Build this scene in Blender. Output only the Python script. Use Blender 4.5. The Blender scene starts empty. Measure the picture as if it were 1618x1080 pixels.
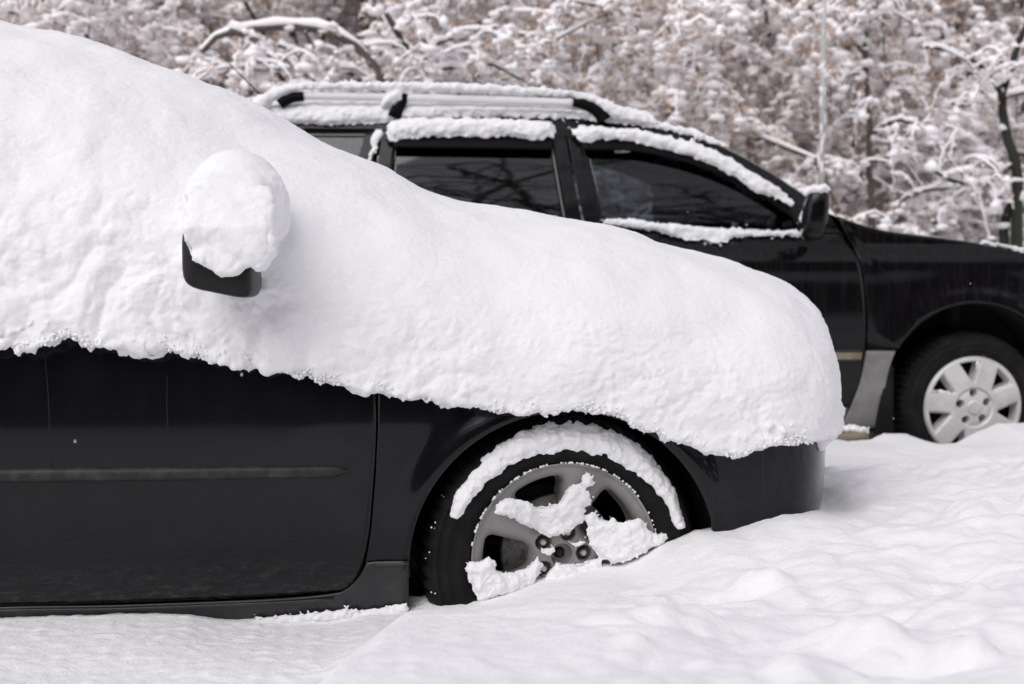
import bpy, math
import numpy as np
from mathutils import Vector
R = math.radians
rng = np.random.default_rng(7)
scene = bpy.context.scene
COL = scene.collection

# ------------------------------------------------------------------ camera
FPX = 2100.0                       # focal length in pixels of a 1618 wide picture
YAW, PITCH = R(6.0), math.atan(124/FPX)
CAMP = np.array([-0.437, -3.0, 0.97])
cam_d = bpy.data.cameras.new('camera'); cam = bpy.data.objects.new('camera', cam_d); COL.objects.link(cam)
cam.location = CAMP
cam.rotation_euler = (math.pi/2-PITCH, 0, -YAW)
cam_d.lens = FPX/1618*36; cam_d.sensor_width = 36; cam_d.clip_end = 500; cam_d.clip_start = 0.05
cam_d.dof.use_dof = True; cam_d.dof.focus_distance = 3.0; cam_d.dof.aperture_fstop = 3.5; cam_d.dof.aperture_blades = 9
scene.camera = cam

# ------------------------------------------------------------------ sky and sun (overcast, snowing)
SUN_EL, SUN_AZ = R(48), R(215)
w = bpy.data.worlds.new('World'); scene.world = w; w.use_nodes = True
nt = w.node_tree; nt.nodes.clear()
sky = nt.nodes.new('ShaderNodeTexSky'); sky.sky_type = 'NISHITA'; sky.sun_disc = False
sky.sun_elevation = SUN_EL; sky.sun_rotation = SUN_AZ; sky.air_density = 1.0; sky.dust_density = 1.0; sky.ozone_density = 1.0
hs = nt.nodes.new('ShaderNodeHueSaturation'); hs.inputs['Saturation'].default_value = 0.16
tint = nt.nodes.new('ShaderNodeMix'); tint.data_type = 'RGBA'; tint.blend_type = 'MULTIPLY'
tint.inputs['Factor'].default_value = 1.0; tint.inputs['B'].default_value = (1.0, 0.965, 0.985, 1)
bg = nt.nodes.new('ShaderNodeBackground'); bg.inputs['Strength'].default_value = 0.15
wo = nt.nodes.new('ShaderNodeOutputWorld')
nt.links.new(sky.outputs[0], hs.inputs['Color']); nt.links.new(hs.outputs[0], tint.inputs['A'])
nt.links.new(tint.outputs['Result'], bg.inputs[0]); nt.links.new(bg.outputs[0], wo.inputs[0])
sd = bpy.data.lights.new('sun', 'SUN'); sun = bpy.data.objects.new('sun', sd); COL.objects.link(sun)
sd.energy = 1.1; sd.angle = R(50); sd.color = (1.0, 0.97, 0.95)
dirv = Vector((math.sin(SUN_AZ)*math.cos(SUN_EL), math.cos(SUN_AZ)*math.cos(SUN_EL), math.sin(SUN_EL)))
sun.rotation_euler = dirv.to_track_quat('Z', 'Y').to_euler(); sun.location = (0, 0, 20)
scene.view_settings.view_transform = 'Standard'; scene.view_settings.look = 'None'
scene.view_settings.gamma = 1; scene.view_settings.use_curve_mapping = False
scene.view_settings.exposure = 0.33
scene.render.engine = 'CYCLES'
scene.cycles.max_bounces = 14; scene.cycles.diffuse_bounces = 8

# ------------------------------------------------------------------ pixel -> place helpers
cy, sy, cp, sp = math.cos(YAW), math.sin(YAW), math.cos(PITCH), math.sin(PITCH)
FWD = np.array([sy*cp, cy*cp, -sp]); RGT = np.array([cy, -sy, 0.0]); UPV = np.cross(RGT, FWD)
def proj(P):
    d = np.asarray(P)-CAMP; z = d@FWD
    return 809+FPX*(d@RGT)/z, 540-FPX*(d@UPV)/z, z
def ray(p):
    p = np.asarray(p, float)
    return FWD + ((p[..., 0:1]-809)/FPX)*RGT + ((540-p[..., 1:2])/FPX)*UPV
def at(p, surf=0.0, off=0.0):
    """points on the surface y = surf(x, z) (or a plane y = surf) seen at pixels p"""
    d = ray(p); Y = np.full(d.shape[:-1], 0.0 if callable(surf) else float(surf))
    for _ in range(12 if callable(surf) else 1):
        t = (Y-off-CAMP[1])/d[..., 1]
        P = CAMP + d*t[..., None]
        if callable(surf): Y = 0.5*Y+0.5*surf(P[..., 0], P[..., 2])
    if callable(surf): P = CAMP + d*((Y-off-CAMP[1])/d[..., 1])[..., None]
    return P

# ------------------------------------------------------------------ noise
_perm = np.random.default_rng(3).integers(0, 1 << 30, 4096)
def _h(ix, iy, iz):
    h = (ix*73856093) ^ (iy*19349663) ^ (iz*83492791)
    return (_perm[(h >> 3) & 4095] ^ _perm[(h*31+7) & 4095])
_g = np.random.default_rng(5).normal(size=(1024, 3)); _g /= np.linalg.norm(_g, axis=1)[:, None]
def noise(P):
    P = np.asarray(P, float); i = np.floor(P).astype(np.int64); f = P-i
    u = f*f*f*(f*(f*6-15)+10); out = 0
    for dx in (0, 1):
        for dy in (0, 1):
            for dz in (0, 1):
                g = _g[_h(i[..., 0]+dx, i[..., 1]+dy, i[..., 2]+dz) & 1023]
                v = (g*(f-np.array([dx, dy, dz]))).sum(-1)
                wt = (u[..., 0] if dx else 1-u[..., 0])*(u[..., 1] if dy else 1-u[..., 1])*(u[..., 2] if dz else 1-u[..., 2])
                out = out+wt*v
    return out*1.5
def fbm(P, o=4):
    s = 0; a = 1.0
    for k in range(o): s = s+a*noise(P*2**k+k*17.3); a *= .5
    return s
def n1(x, seed=0, o=5):
    x = np.asarray(x, float); return fbm(np.stack([x, np.full_like(x, seed*7.7+.31), np.full_like(x, .5)], -1), o)
def sstep(a, b, x):
    t = np.clip((x-a)/(b-a), 0, 1); return t*t*(3-2*t)

# ------------------------------------------------------------------ mesh helpers
def mesh_np(name, V, faces, smooth=True, mats=(), midx=None):
    """faces: list of int arrays (n,3) / (n,4)"""
    me = bpy.data.meshes.new(name); V = np.asarray(V, float)
    faces = [np.asarray(f, np.int64) for f in faces if len(f)]
    tot = np.concatenate([np.full(len(f), f.shape[1]) for f in faces])
    li = np.concatenate([f.ravel() for f in faces])
    me.vertices.add(len(V)); me.vertices.foreach_set('co', V.ravel())
    me.loops.add(len(li)); me.loops.foreach_set('vertex_index', li)
    me.polygons.add(len(tot)); me.polygons.foreach_set('loop_start', np.concatenate([[0], np.cumsum(tot)[:-1]]))
    me.polygons.foreach_set('loop_total', tot)
    if midx is not None: me.polygons.foreach_set('material_index', midx)
    for m in mats: me.materials.append(m)
    me.update(calc_edges=True); me.validate()
    me.polygons.foreach_set('use_smooth', np.full(len(me.polygons), smooth))
    return me
def link(name, me, parent=None):
    o = bpy.data.objects.new(name, me); COL.objects.link(o)
    if parent: o.parent = parent; o.matrix_parent_inverse.identity()
    return o
def grid_faces(nu, nv, close_u=False, close_v=False):
    iu = np.arange(nu if close_u else nu-1); iv = np.arange(nv if close_v else nv-1)
    a, b = np.meshgrid(iu, iv, indexing='ij'); a2 = (a+1) % nu; b2 = (b+1) % nv
    return np.stack([a*nv+b, a2*nv+b, a2*nv+b2, a*nv+b2], -1).reshape(-1, 4)
def localise(P, parent):
    return P if parent is None else P-np.array(parent.location)
def make(name, V, faces, mat, parent=None, smooth=True, root=None, label=None):
    root = root or parent
    off = root_offset(parent)
    o = link(name, mesh_np(name, np.asarray(V)-off, faces, smooth, [mat]), parent)
    if label: o['label'] = label
    return o
def root_offset(p):
    off = np.zeros(3)
    while p is not None: off = off+np.array(p.location); p = p.parent
    return off
class Bag:
    def __init__(s): s.V = []; s.F = []; s.n = 0
    def add(s, V, F):
        V = np.asarray(V).reshape(-1, 3); s.V.append(V); s.F.extend([np.asarray(f)+s.n for f in (F if isinstance(F, list) else [F])]); s.n += len(V)
    def get(s):
        t = [f for f in s.F if f.shape[1] == 3]; q = [f for f in s.F if f.shape[1] == 4]
        fs = []
        if t: fs.append(np.concatenate(t))
        if q: fs.append(np.concatenate(q))
        return np.concatenate(s.V), fs
    def make(s, name, mat, parent=None, smooth=True, label=None):
        V, F = s.get(); return make(name, V, F, mat, parent, smooth, label=label)
def ico(sub):
    import bmesh
    bm = bmesh.new(); bmesh.ops.create_icosphere(bm, subdivisions=sub, radius=1)
    V = np.array([v.co[:] for v in bm.verts]); F = np.array([[v.index for v in f.verts] for f in bm.faces]); bm.free(); return V, F
ICO1, ICO2 = ico(1), ico(2)
def blobs(C, S, base=ICO1, jit=0.15, rg=rng):
    """many lumps: C (n,3) centres, S (n,) or (n,3) sizes"""
    C = np.asarray(C, float); S = np.asarray(S, float)
    if S.ndim == 1: S = np.repeat(S[:, None], 3, 1)
    V, F = base; n = len(C)
    P = V[None]*(1+jit*rg.normal(size=(n, len(V), 1)))*S[:, None, :]+C[:, None, :]
    FF = F[None]+(np.arange(n)*len(V))[:, None, None]
    return P.reshape(-1, 3), FF.reshape(-1, 3)
def tube(P, r, n=6, cap=True):
    P = np.asarray(P, float); k = len(P); r = np.broadcast_to(np.asarray(r, float), (k,))
    T = np.gradient(P, axis=0); T /= np.linalg.norm(T, axis=1)[:, None]+1e-9
    ref = np.array([0, 0, 1.0]) if abs(T[:, 2].mean()) < .8 else np.array([0, 1.0, 0])
    A = np.cross(T, ref); A /= np.linalg.norm(A, axis=1)[:, None]+1e-9; B = np.cross(T, A)
    a = np.arange(n)*2*math.pi/n
    V = P[:, None]+r[:, None, None]*(np.cos(a)[None, :, None]*A[:, None]+np.sin(a)[None, :, None]*B[:, None])
    F = [grid_faces(k, n, close_v=True)]; V = V.reshape(-1, 3)
    if cap:
        V = np.concatenate([V, P[:1], P[-1:]]); c0 = k*n; i = np.arange(n)
        F.append(np.stack([np.full(n, c0), i, (i+1) % n], -1)); F.append(np.stack([np.full(n, c0+1), (k-1)*n+(i+1) % n, (k-1)*n+i], -1))
    return V, F
def boxv(c, s, bev=0.0):
    """bevelled box as a superquadric-like closed grid"""
    c = np.array(c, float); s = np.array(s, float)/2; e = bev
    u = np.linspace(-math.pi/2, math.pi/2, 14); v = np.linspace(0, 2*math.pi, 28, endpoint=False)
    pw = lambda x, p: np.sign(x)*np.abs(x)**p
    p = 0.12 if bev == 0 else bev
    U, W = np.meshgrid(u, v, indexing='ij')
    V = np.stack([pw(np.cos(U), p)*pw(np.cos(W), p), pw(np.cos(U), p)*pw(np.sin(W), p), pw(np.sin(U), p)], -1)*s+c
    return V.reshape(-1, 3), grid_faces(14, 28, close_v=True)
def crm(P, n):
    """smooth resample of a polyline by Catmull-Rom, even in arc length"""
    P = np.asarray(P, float)
    if len(P) == 2:
        t = np.linspace(0, 1, n)[:, None]; return P[0]*(1-t)+P[1]*t
    Q = np.concatenate([[2*P[0]-P[1]], P, [2*P[-1]-P[-2]]]); out = []
    for i in range(1, len(Q)-2):
        t = np.linspace(0, 1, 14, endpoint=False)[:, None]; a, b, c, d = Q[i-1:i+3]
        out.append(.5*((2*b)+(-a+c)*t+(2*a-5*b+4*c-d)*t*t+(-a+3*b-3*c+d)*t**3))
    out = np.concatenate(out+[P[-1:]]); L = np.concatenate([[0], np.cumsum(np.linalg.norm(np.diff(out, axis=0), axis=1))])
    s = np.linspace(0, L[-1], n); return np.stack([np.interp(s, L, out[:, k]) for k in range(out.shape[1])], -1)
def lin(P, n):
    P = np.asarray(P, float); L = np.concatenate([[0], np.cumsum(np.linalg.norm(np.diff(P, axis=0), axis=1))])
    s = np.linspace(0, L[-1], n); return np.stack([np.interp(s, L, P[:, k]) for k in range(P.shape[1])], -1)
def coons(bot, top, left, right, nu=40, nv=24, f=crm):
    """bot, top run left to right; left, right run bottom to top"""
    b, t = f(bot, nu), f(top, nu); l, r = f(left, nv), f(right, nv)
    u = np.linspace(0, 1, nu)[:, None, None]; v = np.linspace(0, 1, nv)[None, :, None]
    S = (1-v)*b[:, None]+v*t[:, None]+(1-u)*l[None]+u*r[None]
    return S-((1-u)*(1-v)*b[0]+u*(1-v)*b[-1]+(1-u)*v*t[0]+u*v*t[-1])
def panel(G, thick=0.018, into=(0, 1, 0)):
    """grid of points (nu,nv,3) -> closed thin shell, edges turned inward"""
    nu, nv, _ = G.shape; V = G.reshape(-1, 3); F = [grid_faces(nu, nv)]
    idx = np.arange(nu*nv).reshape(nu, nv)
    ring = np.concatenate([idx[:, 0], idx[-1, 1:], idx[-2::-1, -1], idx[0, -2:0:-1]])
    W = V[ring]+np.array(into)*thick; cen = V.mean(0); n = len(ring); b = nu*nv
    # a small rounded lip: the outermost ring steps in by 2 mm first
    i = np.arange(n); j = (i+1) % n
    F.append(np.stack([ring[j], ring[i], b+i, b+j], -1))
    return np.concatenate([V, W]), F
def mirror(V, F, yc):
    V = V.copy(); V[:, 1] = 2*yc-V[:, 1]; return V, [f[:, ::-1] for f in F]

# ------------------------------------------------------------------ materials
def mat(name, color, rough=.5, metal=0., coat=0., spec=.5):
    m = bpy.data.materials.new(name); m.use_nodes = True; b = m.node_tree.nodes['Principled BSDF']
    b.inputs['Base Color'].default_value = (*color, 1); b.inputs['Roughness'].default_value = rough
    b.inputs['Metallic'].default_value = metal; b.inputs['Coat Weight'].default_value = coat; b.inputs['Specular IOR Level'].default_value = spec
    b.inputs['Coat Roughness'].default_value = .06
    return m, m.node_tree, b
def N(nt, t, **kw):
    n = nt.nodes.new(t)
    for k, v in kw.items():
        if hasattr(n, k): setattr(n, k, v)
        else: n.inputs[k.replace('_', ' ')].default_value = v
    return n
def coords(nt, scale=(1, 1, 1)):
    tc = N(nt, 'ShaderNodeTexCoord'); mp = N(nt, 'ShaderNodeMapping'); mp.inputs['Scale'].default_value = scale
    nt.links.new(tc.outputs['Object'], mp.inputs[0]); return mp.outputs[0]
def noise_tex(nt, vec, scale, detail=4, rough=.6):
    n = N(nt, 'ShaderNodeTexNoise'); n.inputs['Scale'].default_value = scale; n.inputs['Detail'].default_value = detail; n.inputs['Roughness'].default_value = rough
    nt.links.new(vec, n.inputs['Vector']); return n.outputs['Fac']
def ramp(nt, fac, a, b, ca, cb):
    r = N(nt, 'ShaderNodeValToRGB'); r.color_ramp.elements[0].position = a; r.color_ramp.elements[1].position = b
    r.color_ramp.elements[0].color = (*ca, 1) if len(ca) == 3 else ca; r.color_ramp.elements[1].color = (*cb, 1) if len(cb) == 3 else cb
    nt.links.new(fac, r.inputs[0]); return r.outputs[0]
def bump(nt, b, h, strength, dist):
    n = N(nt, 'ShaderNodeBump'); n.inputs['Strength'].default_value = strength; n.inputs['Distance'].default_value = dist
    nt.links.new(h, n.inputs['Height']); nt.links.new(n.outputs[0], b.inputs['Normal']); return n
def mixc(nt, fac, A, B, blend='MIX'):
    m = N(nt, 'ShaderNodeMix'); m.data_type = 'RGBA'; m.blend_type = blend
    for k, v in (('Factor', fac), ('A', A), ('B', B)):
        if isinstance(v, (int, float)): m.inputs[k].default_value = v
        elif isinstance(v, tuple): m.inputs[k].default_value = (*v, 1)
        else: nt.links.new(v, m.inputs[k])
    return m.outputs['Result']

def snow_mat(name, fine=260, amp=.0022, col=(.86, .855, .87), coarse=0.0):
    m, t, b = mat(name, col, .75, spec=.25)
    v = coords(t); f1 = noise_tex(t, v, fine, 3, .7); f2 = noise_tex(t, v, fine/5, 4, .65)
    a = N(t, 'ShaderNodeMath', operation='MULTIPLY_ADD'); t.links.new(f2, a.inputs[0]); a.inputs[1].default_value = 2.5; t.links.new(f1, a.inputs[2])
    bump(t, b, a.outputs[0], .75, amp)
    b.inputs['Subsurface Weight'].default_value = 0.0
    return m
M_SNOW = snow_mat('car_snow', 150, .0016)
M_GROUND = snow_mat('ground_snow', 110, .0028)
M_FARSNOW = snow_mat('far_snow', 120, .003)
M_TREESNOW, _, _b = mat('twig_snow', (.96, .94, .95), .8, spec=.2)

def paint(name, base, dirt, streak=(9, 9, 1.2), dr_=.2):
    m, t, b = mat(name, base, .22, coat=.42, spec=.10)
    v = coords(t, streak); s = noise_tex(t, v, 4, 6, .6)
    v2 = coords(t); g = noise_tex(t, v2, 55, 5, .7); g2 = noise_tex(t, v2, 3.0, 4, .6)
    c = ramp(t, s, .42, .8, base, dirt); sp_ = ramp(t, g, .66, .74, (0, 0, 0), (1, 1, 1))
    mm = N(t, 'ShaderNodeMath', operation='MULTIPLY'); t.links.new(sp_, mm.inputs[0]); t.links.new(ramp(t, g2, .5, .7, (0, 0, 0), (.5, .5, .5)), mm.inputs[1])
    c = mixc(t, mm.outputs[0], c, tuple(min(1, x*2.6) for x in dirt))
    tc = N(t, 'ShaderNodeTexCoord'); sx = N(t, 'ShaderNodeSeparateXYZ'); t.links.new(tc.outputs['Object'], sx.inputs[0])
    low = N(t, 'ShaderNodeMapRange'); t.links.new(sx.outputs['Z'], low.inputs[0])
    for k_, v_ in ((1, .31), (2, .22), (3, 0.), (4, .7)): low.inputs[k_].default_value = v_
    g3 = ramp(t, noise_tex(t, coords(t, (5, 5, 16)), 5, 8, .75), .50, .72, (.05,)*3, (1, 1, 1)); m2 = N(t, 'ShaderNodeMath', operation='MULTIPLY'); t.links.new(low.outputs[0], m2.inputs[0]); t.links.new(g3, m2.inputs[1])
    t.links.new(mixc(t, m2.outputs[0], c, (.085, .078, .070)), b.inputs['Base Color'])
    t.links.new(ramp(t, s, .3, .8, (.17,)*3, (.17+dr_,)*3), b.inputs['Roughness'])
    bump(t, b, noise_tex(t, v2, 420, 2, .5), .05, .0006)
    return m
M_PAINT = paint('black_paint', (.0045, .005, .0065), (.0065, .007, .0085), (5, 5, 1.6), .08)
M_SUVPAINT = paint('suv_black_paint', (.003, .0028, .0035), (.010, .009, .0095), (14, 14, 1.0))
def speck(name, base, other, scale, rough, a=.45, b_=.7, metal=0., bmp=.001, st=.4):
    m, t, b = mat(name, base, rough, metal); v = coords(t); f = noise_tex(t, v, scale, 6, .65)
    t.links.new(ramp(t, f, a, b_, base, other), b.inputs['Base Color']); bump(t, b, noise_tex(t, v, scale*6, 3), st, bmp); return m
M_PLASTIC = speck('trim_plastic', (.007, .0068, .0065), (.036, .033, .029), 30, .6)
M_SILL = speck('sill_plastic', (.014, .014, .015), (.035, .033, .031), 14, .42)
M_RUBBER = speck('tyre_rubber', (.006, .006, .006), (.016, .014, .013), 14, .8)
M_RUBBER.node_tree.nodes['Principled BSDF'].inputs['Specular IOR Level'].default_value = .2
M_RIM = speck('alloy_rim', (.27, .258, .25), (.19, .178, .17), 9, .45, metal=.15, bmp=.0004)
M_MIRROR = mat('mirror_black', (.006, .006, .006), .38, spec=.3)[0]
M_HUBCAP = speck('wheel_cover', (.66, .65, .645), (.38, .36, .34), 7, .40, .46, .82, metal=.15, bmp=.0004)
M_DISC = speck('brake_iron', (.16, .155, .15), (.05, .045, .04), 60, .45, metal=.7)
M_RUST = speck('dirty_hub', (.30, .26, .22), (.13, .09, .06), 30, .5, .4, .65, metal=.3)
M_DARK = mat('dark_cavity', (.006, .006, .006), .9)[0]
M_LINER = speck('arch_liner', (.008, .008, .008), (.018, .016, .014), 12, .9)
M_CHROME = mat('nut_steel', (.45, .43, .41), .35, .8)[0]
M_ALU = mat('rail_aluminium', (.84, .82, .82), .4, .0)[0]
M_CLAD = speck('grey_cladding', (.24, .235, .235), (.15, .145, .14), 8, .55)
M_TAN = speck('trim_insert', (.26, .215, .15), (.15, .12, .09), 20, .5)
M_SEAT = mat('seat_cloth', (.045, .045, .055), .9)[0]
M_SEAT2 = mat('blue_grey_cloth', (.06, .075, .10), .9)[0]
M_BARK = speck('bark', (.11, .092, .08), (.05, .042, .036), 14, .9)
M_MOSS = speck('mossy_bark', (.030, .032, .022), (.014, .013, .011), 9, .9)
M_POLE = speck('painted_pole', (.46, .45, .45), (.58, .57, .57), 8, .5)
def leaf_mat(name, a, b_):
    m, t, b = mat(name, a, .8); v = coords(t); f = noise_tex(t, v, 1.7, 5, .7); t.links.new(ramp(t, f, .35, .65, a, b_), b.inputs['Base Color']); return m
M_LEAF = leaf_mat('brown_leaves', (.64, .50, .41), (.54, .41, .32))
M_LEAF2 = leaf_mat('grey_brown_leaves', (.62, .53, .48), (.54, .43, .37))
def glass(name, tintc, ior=1.75):
    m = bpy.data.materials.new(name); m.use_nodes = True; t = m.node_tree; t.nodes.clear()
    o = N(t, 'ShaderNodeOutputMaterial'); tr = N(t, 'ShaderNodeBsdfTransparent'); tr.inputs[0].default_value = (*tintc, 1)
    gl = N(t, 'ShaderNodeBsdfGlossy'); gl.inputs['Roughness'].default_value = .035; gl.inputs[0].default_value = (.95, .97, 1, 1)
    fr = N(t, 'ShaderNodeFresnel'); fr.inputs['IOR'].default_value = ior
    v = coords(t); vo = N(t, 'ShaderNodeTexVoronoi'); vo.inputs['Scale'].default_value = 95; t.links.new(v, vo.inputs['Vector'])
    dr = ramp(t, vo.outputs['Distance'], .10, .22, (1, 1, 1), (0, 0, 0))
    gate = ramp(t, noise_tex(t, v, 5, 4), .50, .62, (0, 0, 0), (1, 1, 1))
    mu = N(t, 'ShaderNodeMath', operation='MULTIPLY'); t.links.new(dr, mu.inputs[0]); t.links.new(gate, mu.inputs[1])
    bm_ = N(t, 'ShaderNodeBump'); bm_.inputs['Strength'].default_value = .9; bm_.inputs['Distance'].default_value = .002
    t.links.new(mixc(t, mu.outputs[0], (.95, .97, 1), (.30, .31, .33)), gl.inputs[0]); t.links.new(mu.outputs[0], bm_.inputs['Height']); t.links.new(bm_.outputs[0], gl.inputs['Normal'])
    mx = N(t, 'ShaderNodeMixShader'); t.links.new(fr.outputs[0], mx.inputs[0]); t.links.new(tr.outputs[0], mx.inputs[1]); t.links.new(gl.outputs[0], mx.inputs[2])
    t.links.new(mx.outputs[0], o.inputs[0]); return m
M_GLASS_R = glass('privacy_glass', (.045, .05, .06), 1.65); M_GLASS_F = glass('tinted_glass', (.26, .29, .32), 1.5)

# ------------------------------------------------------------------ things
def thing(name, label, cat, loc=(0, 0, 0), group=None):
    o = bpy.data.objects.new(name, None); COL.objects.link(o); o.location = loc; o.empty_display_size = .2
    o['label'] = label; o['category'] = cat
    if group: o['group'] = group
    return o
def remesh(V, F, vox):
    me = mesh_np('raw', V, F); o = bpy.data.objects.new('raw', me); COL.objects.link(o)
    md = o.modifiers.new('r', 'REMESH'); md.mode = 'VOXEL'; md.voxel_size = vox
    dg = bpy.context.evaluated_depsgraph_get(); ev = o.evaluated_get(dg); m2 = ev.to_mesh()
    n = len(m2.vertices); co = np.empty(n*3); m2.vertices.foreach_get('co', co); no = np.empty(n*3); m2.vertices.foreach_get('normal', no)
    k = len(m2.polygons); q = np.empty(len(m2.loops), np.int32); m2.loops.foreach_get('vertex_index', q)
    ev.to_mesh_clear(); bpy.data.objects.remove(o); bpy.data.meshes.remove(me)
    return co.reshape(-1, 3), no.reshape(-1, 3), q.reshape(-1, 4)
def snow_obj(name, V, F, vox, parent, disp, matl=M_SNOW, label=None, smooth_it=1):
    P, Nn, Q = remesh(V, F, vox)
    for _ in range(smooth_it):                       # soften the voxel steps
        s = np.zeros_like(P); c = np.zeros(len(P))
        for a in range(4):
            np.add.at(s, Q[:, a], P[Q[:, (a+1) % 4]]+P[Q[:, a-1]]); np.add.at(c, Q[:, a], 2)
        P = .4*P+.6*s/np.maximum(c, 1)[:, None]
    P = P+Nn*disp(P, Nn)[:, None]
    return make(name, P, [Q], matl, parent, label=label)
def puff(P, s, a): return a*(np.abs(noise(P*s))*2.2-.5)
def small_disp(P, Nn): return puff(P, 60, .0035)+.0022*fbm(P*150, 2)
def patch_blobs(poly, surf, rmin, rmax, dens, out=.4, rg=rng):
    """snow lumps that fill the pixel polygon on a surface"""
    poly = np.asarray(poly, float); lo, hi = poly.min(0), poly.max(0)
    n = int(dens*(hi-lo).prod()); p = lo+rg.random((n, 2))*(hi-lo)
    j = np.roll(poly, -1, 0); ins = np.zeros(n, bool); dmin = np.full(n, 1e9)
    for a, b in zip(poly, j):
        c = ((a[1] > p[:, 1]) != (b[1] > p[:, 1])) & (p[:, 0] < (b[0]-a[0])*(p[:, 1]-a[1])/(b[1]-a[1]+1e-9)+a[0]); ins ^= c
        t = np.clip(((p-a)@(b-a))/((b-a)@(b-a)+1e-9), 0, 1); dmin = np.minimum(dmin, np.linalg.norm(p-(a+t[:, None]*(b-a)), axis=1))
    ins &= dmin > rmin*FPX/5*(.45 if not callable(surf) or True else 1); p, dmin = p[ins], dmin[ins]
    C = at(p, surf); D = proj(C)[2]; r = np.clip(dmin*D/FPX*1.05, rmin, rmax)*(.75+.5*rg.random(len(p)))
    C[:, 1] -= out*r
    pts = lin(np.concatenate([poly, poly[:1]]), max(20, int(len(r)*.35))); pts = pts+rg.normal(size=pts.shape)*2.2
    E = at(pts, surf); e = rmin*(.35+.9*rg.random(len(E))**2); E[:, 1] -= rg.random(len(E))*rmin*2
    return np.concatenate([C, E]), np.concatenate([r, e])

# ================================================================== GROUND
def ground_z(X, Y):
    pts = np.array([  # x, y, z control points of the trodden and ploughed snow
        (-3, 0, .20), (-1.35, 0, .205), (-1.0, 0, .212), (-.85, 0, .200), (-.6, 0, .192), (-.34, -.02, .186), (-.1, -.02, .222), (.16, -.02, .262), (.30, 0, .312), (.47, 0, .358), (.62, .1, .405), (.80, .3, .40),
        (1.2, 0, .40), (1.8, 0, .47), (2.6, 0, .54),
        (-1.4, -.5, .18), (-.9, -.5, .18), (-.6, -.5, .185), (-.35, -.5, .20), (-.1, -.5, .235), (.2, -.5, .30), (.6, -.5, .37), (1.2, -.5, .42), (2, -.5, .47),
        (-1.2, -1.1, .17), (-.8, -1.1, .175), (-.5, -1.1, .21), (-.3, -1.1, .29), (0, -1.1, .37), (.5, -1.1, .42), (1.2, -1.1, .45),
        (-.9, -1.8, .17), (-.5, -1.8, .26), (-.2, -1.8, .36), (.3, -1.8, .42), (1, -1.8, .45), (0, -2.8, .38), (-2.5, -2.5, .18), (2.5, -2.5, .45),
        (1.0, .9, .33), (1.6, .9, .36), (2.4, .9, .38), (1.1, 1.6, .26), (1.5, 1.7, .22), (2.0, 1.7, .20), (2.6, 1.6, .24), (1.2, 2.3, .235), (1.6, 2.4, .23), (2.0, 2.45, .22), (2.5, 2.3, .28), (3.2, 2.3, .32),
        (-3, 1, .18), (-1, 1, .18), (0, 1, .18), (0, 2.2, .18), (-2, 2.4, .18), (3.5, 0, .56), (3.5, 1.4, .4), (2, 3.4, .12), (0, 3.4, .12), (3.2, 3.4, .15)])
    num = np.zeros_like(X); den = np.zeros_like(X)
    for x, y, z in pts:
        d2 = (X-x)**2+(Y-y)**2; s = .26 if y > -1.5 else .4
        wgt = np.exp(-d2/(2*s*s))+1e-4/(d2+.2)**2
        num += wgt*z; den += wgt
    z = num/den
    yr = np.array([-3, -1.8, -1.28, -1.0, -.5, -.1, .1]); xr = np.interp(Y, yr, [-.75, -.60, -.52, -.46, -.375, -.36, -.36]); zr = np.interp(Y, yr, [.5, .46, .43, .39, .31, .215, .19])
    xr = xr+.03*noise(np.stack([0*X+2, Y*3.5, 0*X], -1)); k = sstep(xr-.16, xr+.03, X)*(1-sstep(.0, .2, Y))*(1-sstep(1.0, 2.2, X)); lf = np.where(X < xr, .178, z)
    z = np.where(X < xr+.05, lf*(1-k)+np.maximum(z, zr)*k, z*(1-k)+np.maximum(z, zr)*k)
    c1 = np.array([(-300, 985), (0, 977), (150, 972), (200, 969), (300, 972), (350, 981), (450, 986), (520, 982), (600, 969), (645, 963), (700, 953), (754, 949), (800, 938), (854, 923), (900, 913), (954, 905), (990, 902), (1010, 890), (1047, 864), (1104, 839), (1160, 834)], float)
    q1 = np.stack([at(p, .06 if p[0] < 660 else (.022 if p[0] < 1090 else .02)) for p in c1]); q2 = np.stack([at(p, y) for p, y in (((1190, 827), 0.), ((1230, 807), .05), ((1270, 799), .12), ((1300, 795), .3))]); q = np.concatenate([q1, q2])
    yc = np.interp(X, q[:, 0], q[:, 1]); line = np.interp(X, q[:, 0], q[:, 2])
    wl = np.exp(-((Y-yc)/np.where(Y < yc, .28, .10))**2)*sstep(-2.2, -1.6, X)*(1-sstep(q[-1, 0], q[-1, 0]+.12, X)); z = z*(1-wl)+line*wl
    q = at(np.array([(1250, 694), (1310, 692), (1345, 698), (1380, 695), (1398, 685), (1432, 685), (1455, 695), (1490, 703), (1515, 701), (1548, 683), (1580, 669), (1618, 668), (1700, 662)], float), 2.45)
    w2 = np.exp(-((Y-2.45)/np.where(Y < 2.45, .22, .12))**2)*sstep(q[0, 0]-.4, q[0, 0], X)*(1-sstep(3.2, 3.6, X)); z = z*(1-w2)+np.interp(X, q[:, 0], q[:, 2])*w2
    wl = np.maximum(wl, w2)
    und = sstep(.06, .18, Y-yc)*(1-sstep(1.5, 1.8, Y))*(1-sstep(.55, .75, X))*sstep(-4, -3.6, X); z = z*(1-und)+.03*und
    und = sstep(2.47, 2.62, Y)*(1-sstep(4.4, 4.7, Y))*sstep(-1.8, -1.4, X)*(1-sstep(2.9, 3.2, X)); z = z*(1-und)+.0*und
    r = np.hypot(X-.5, Y-.5); k = sstep(5, 9, r); z = z*(1-k)+.22*k
    P = np.stack([X, Y, 0*X], -1)
    m = sstep(-.7, .2, X)*(1-sstep(6, 9, r))                    # churned snow on the right
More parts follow.
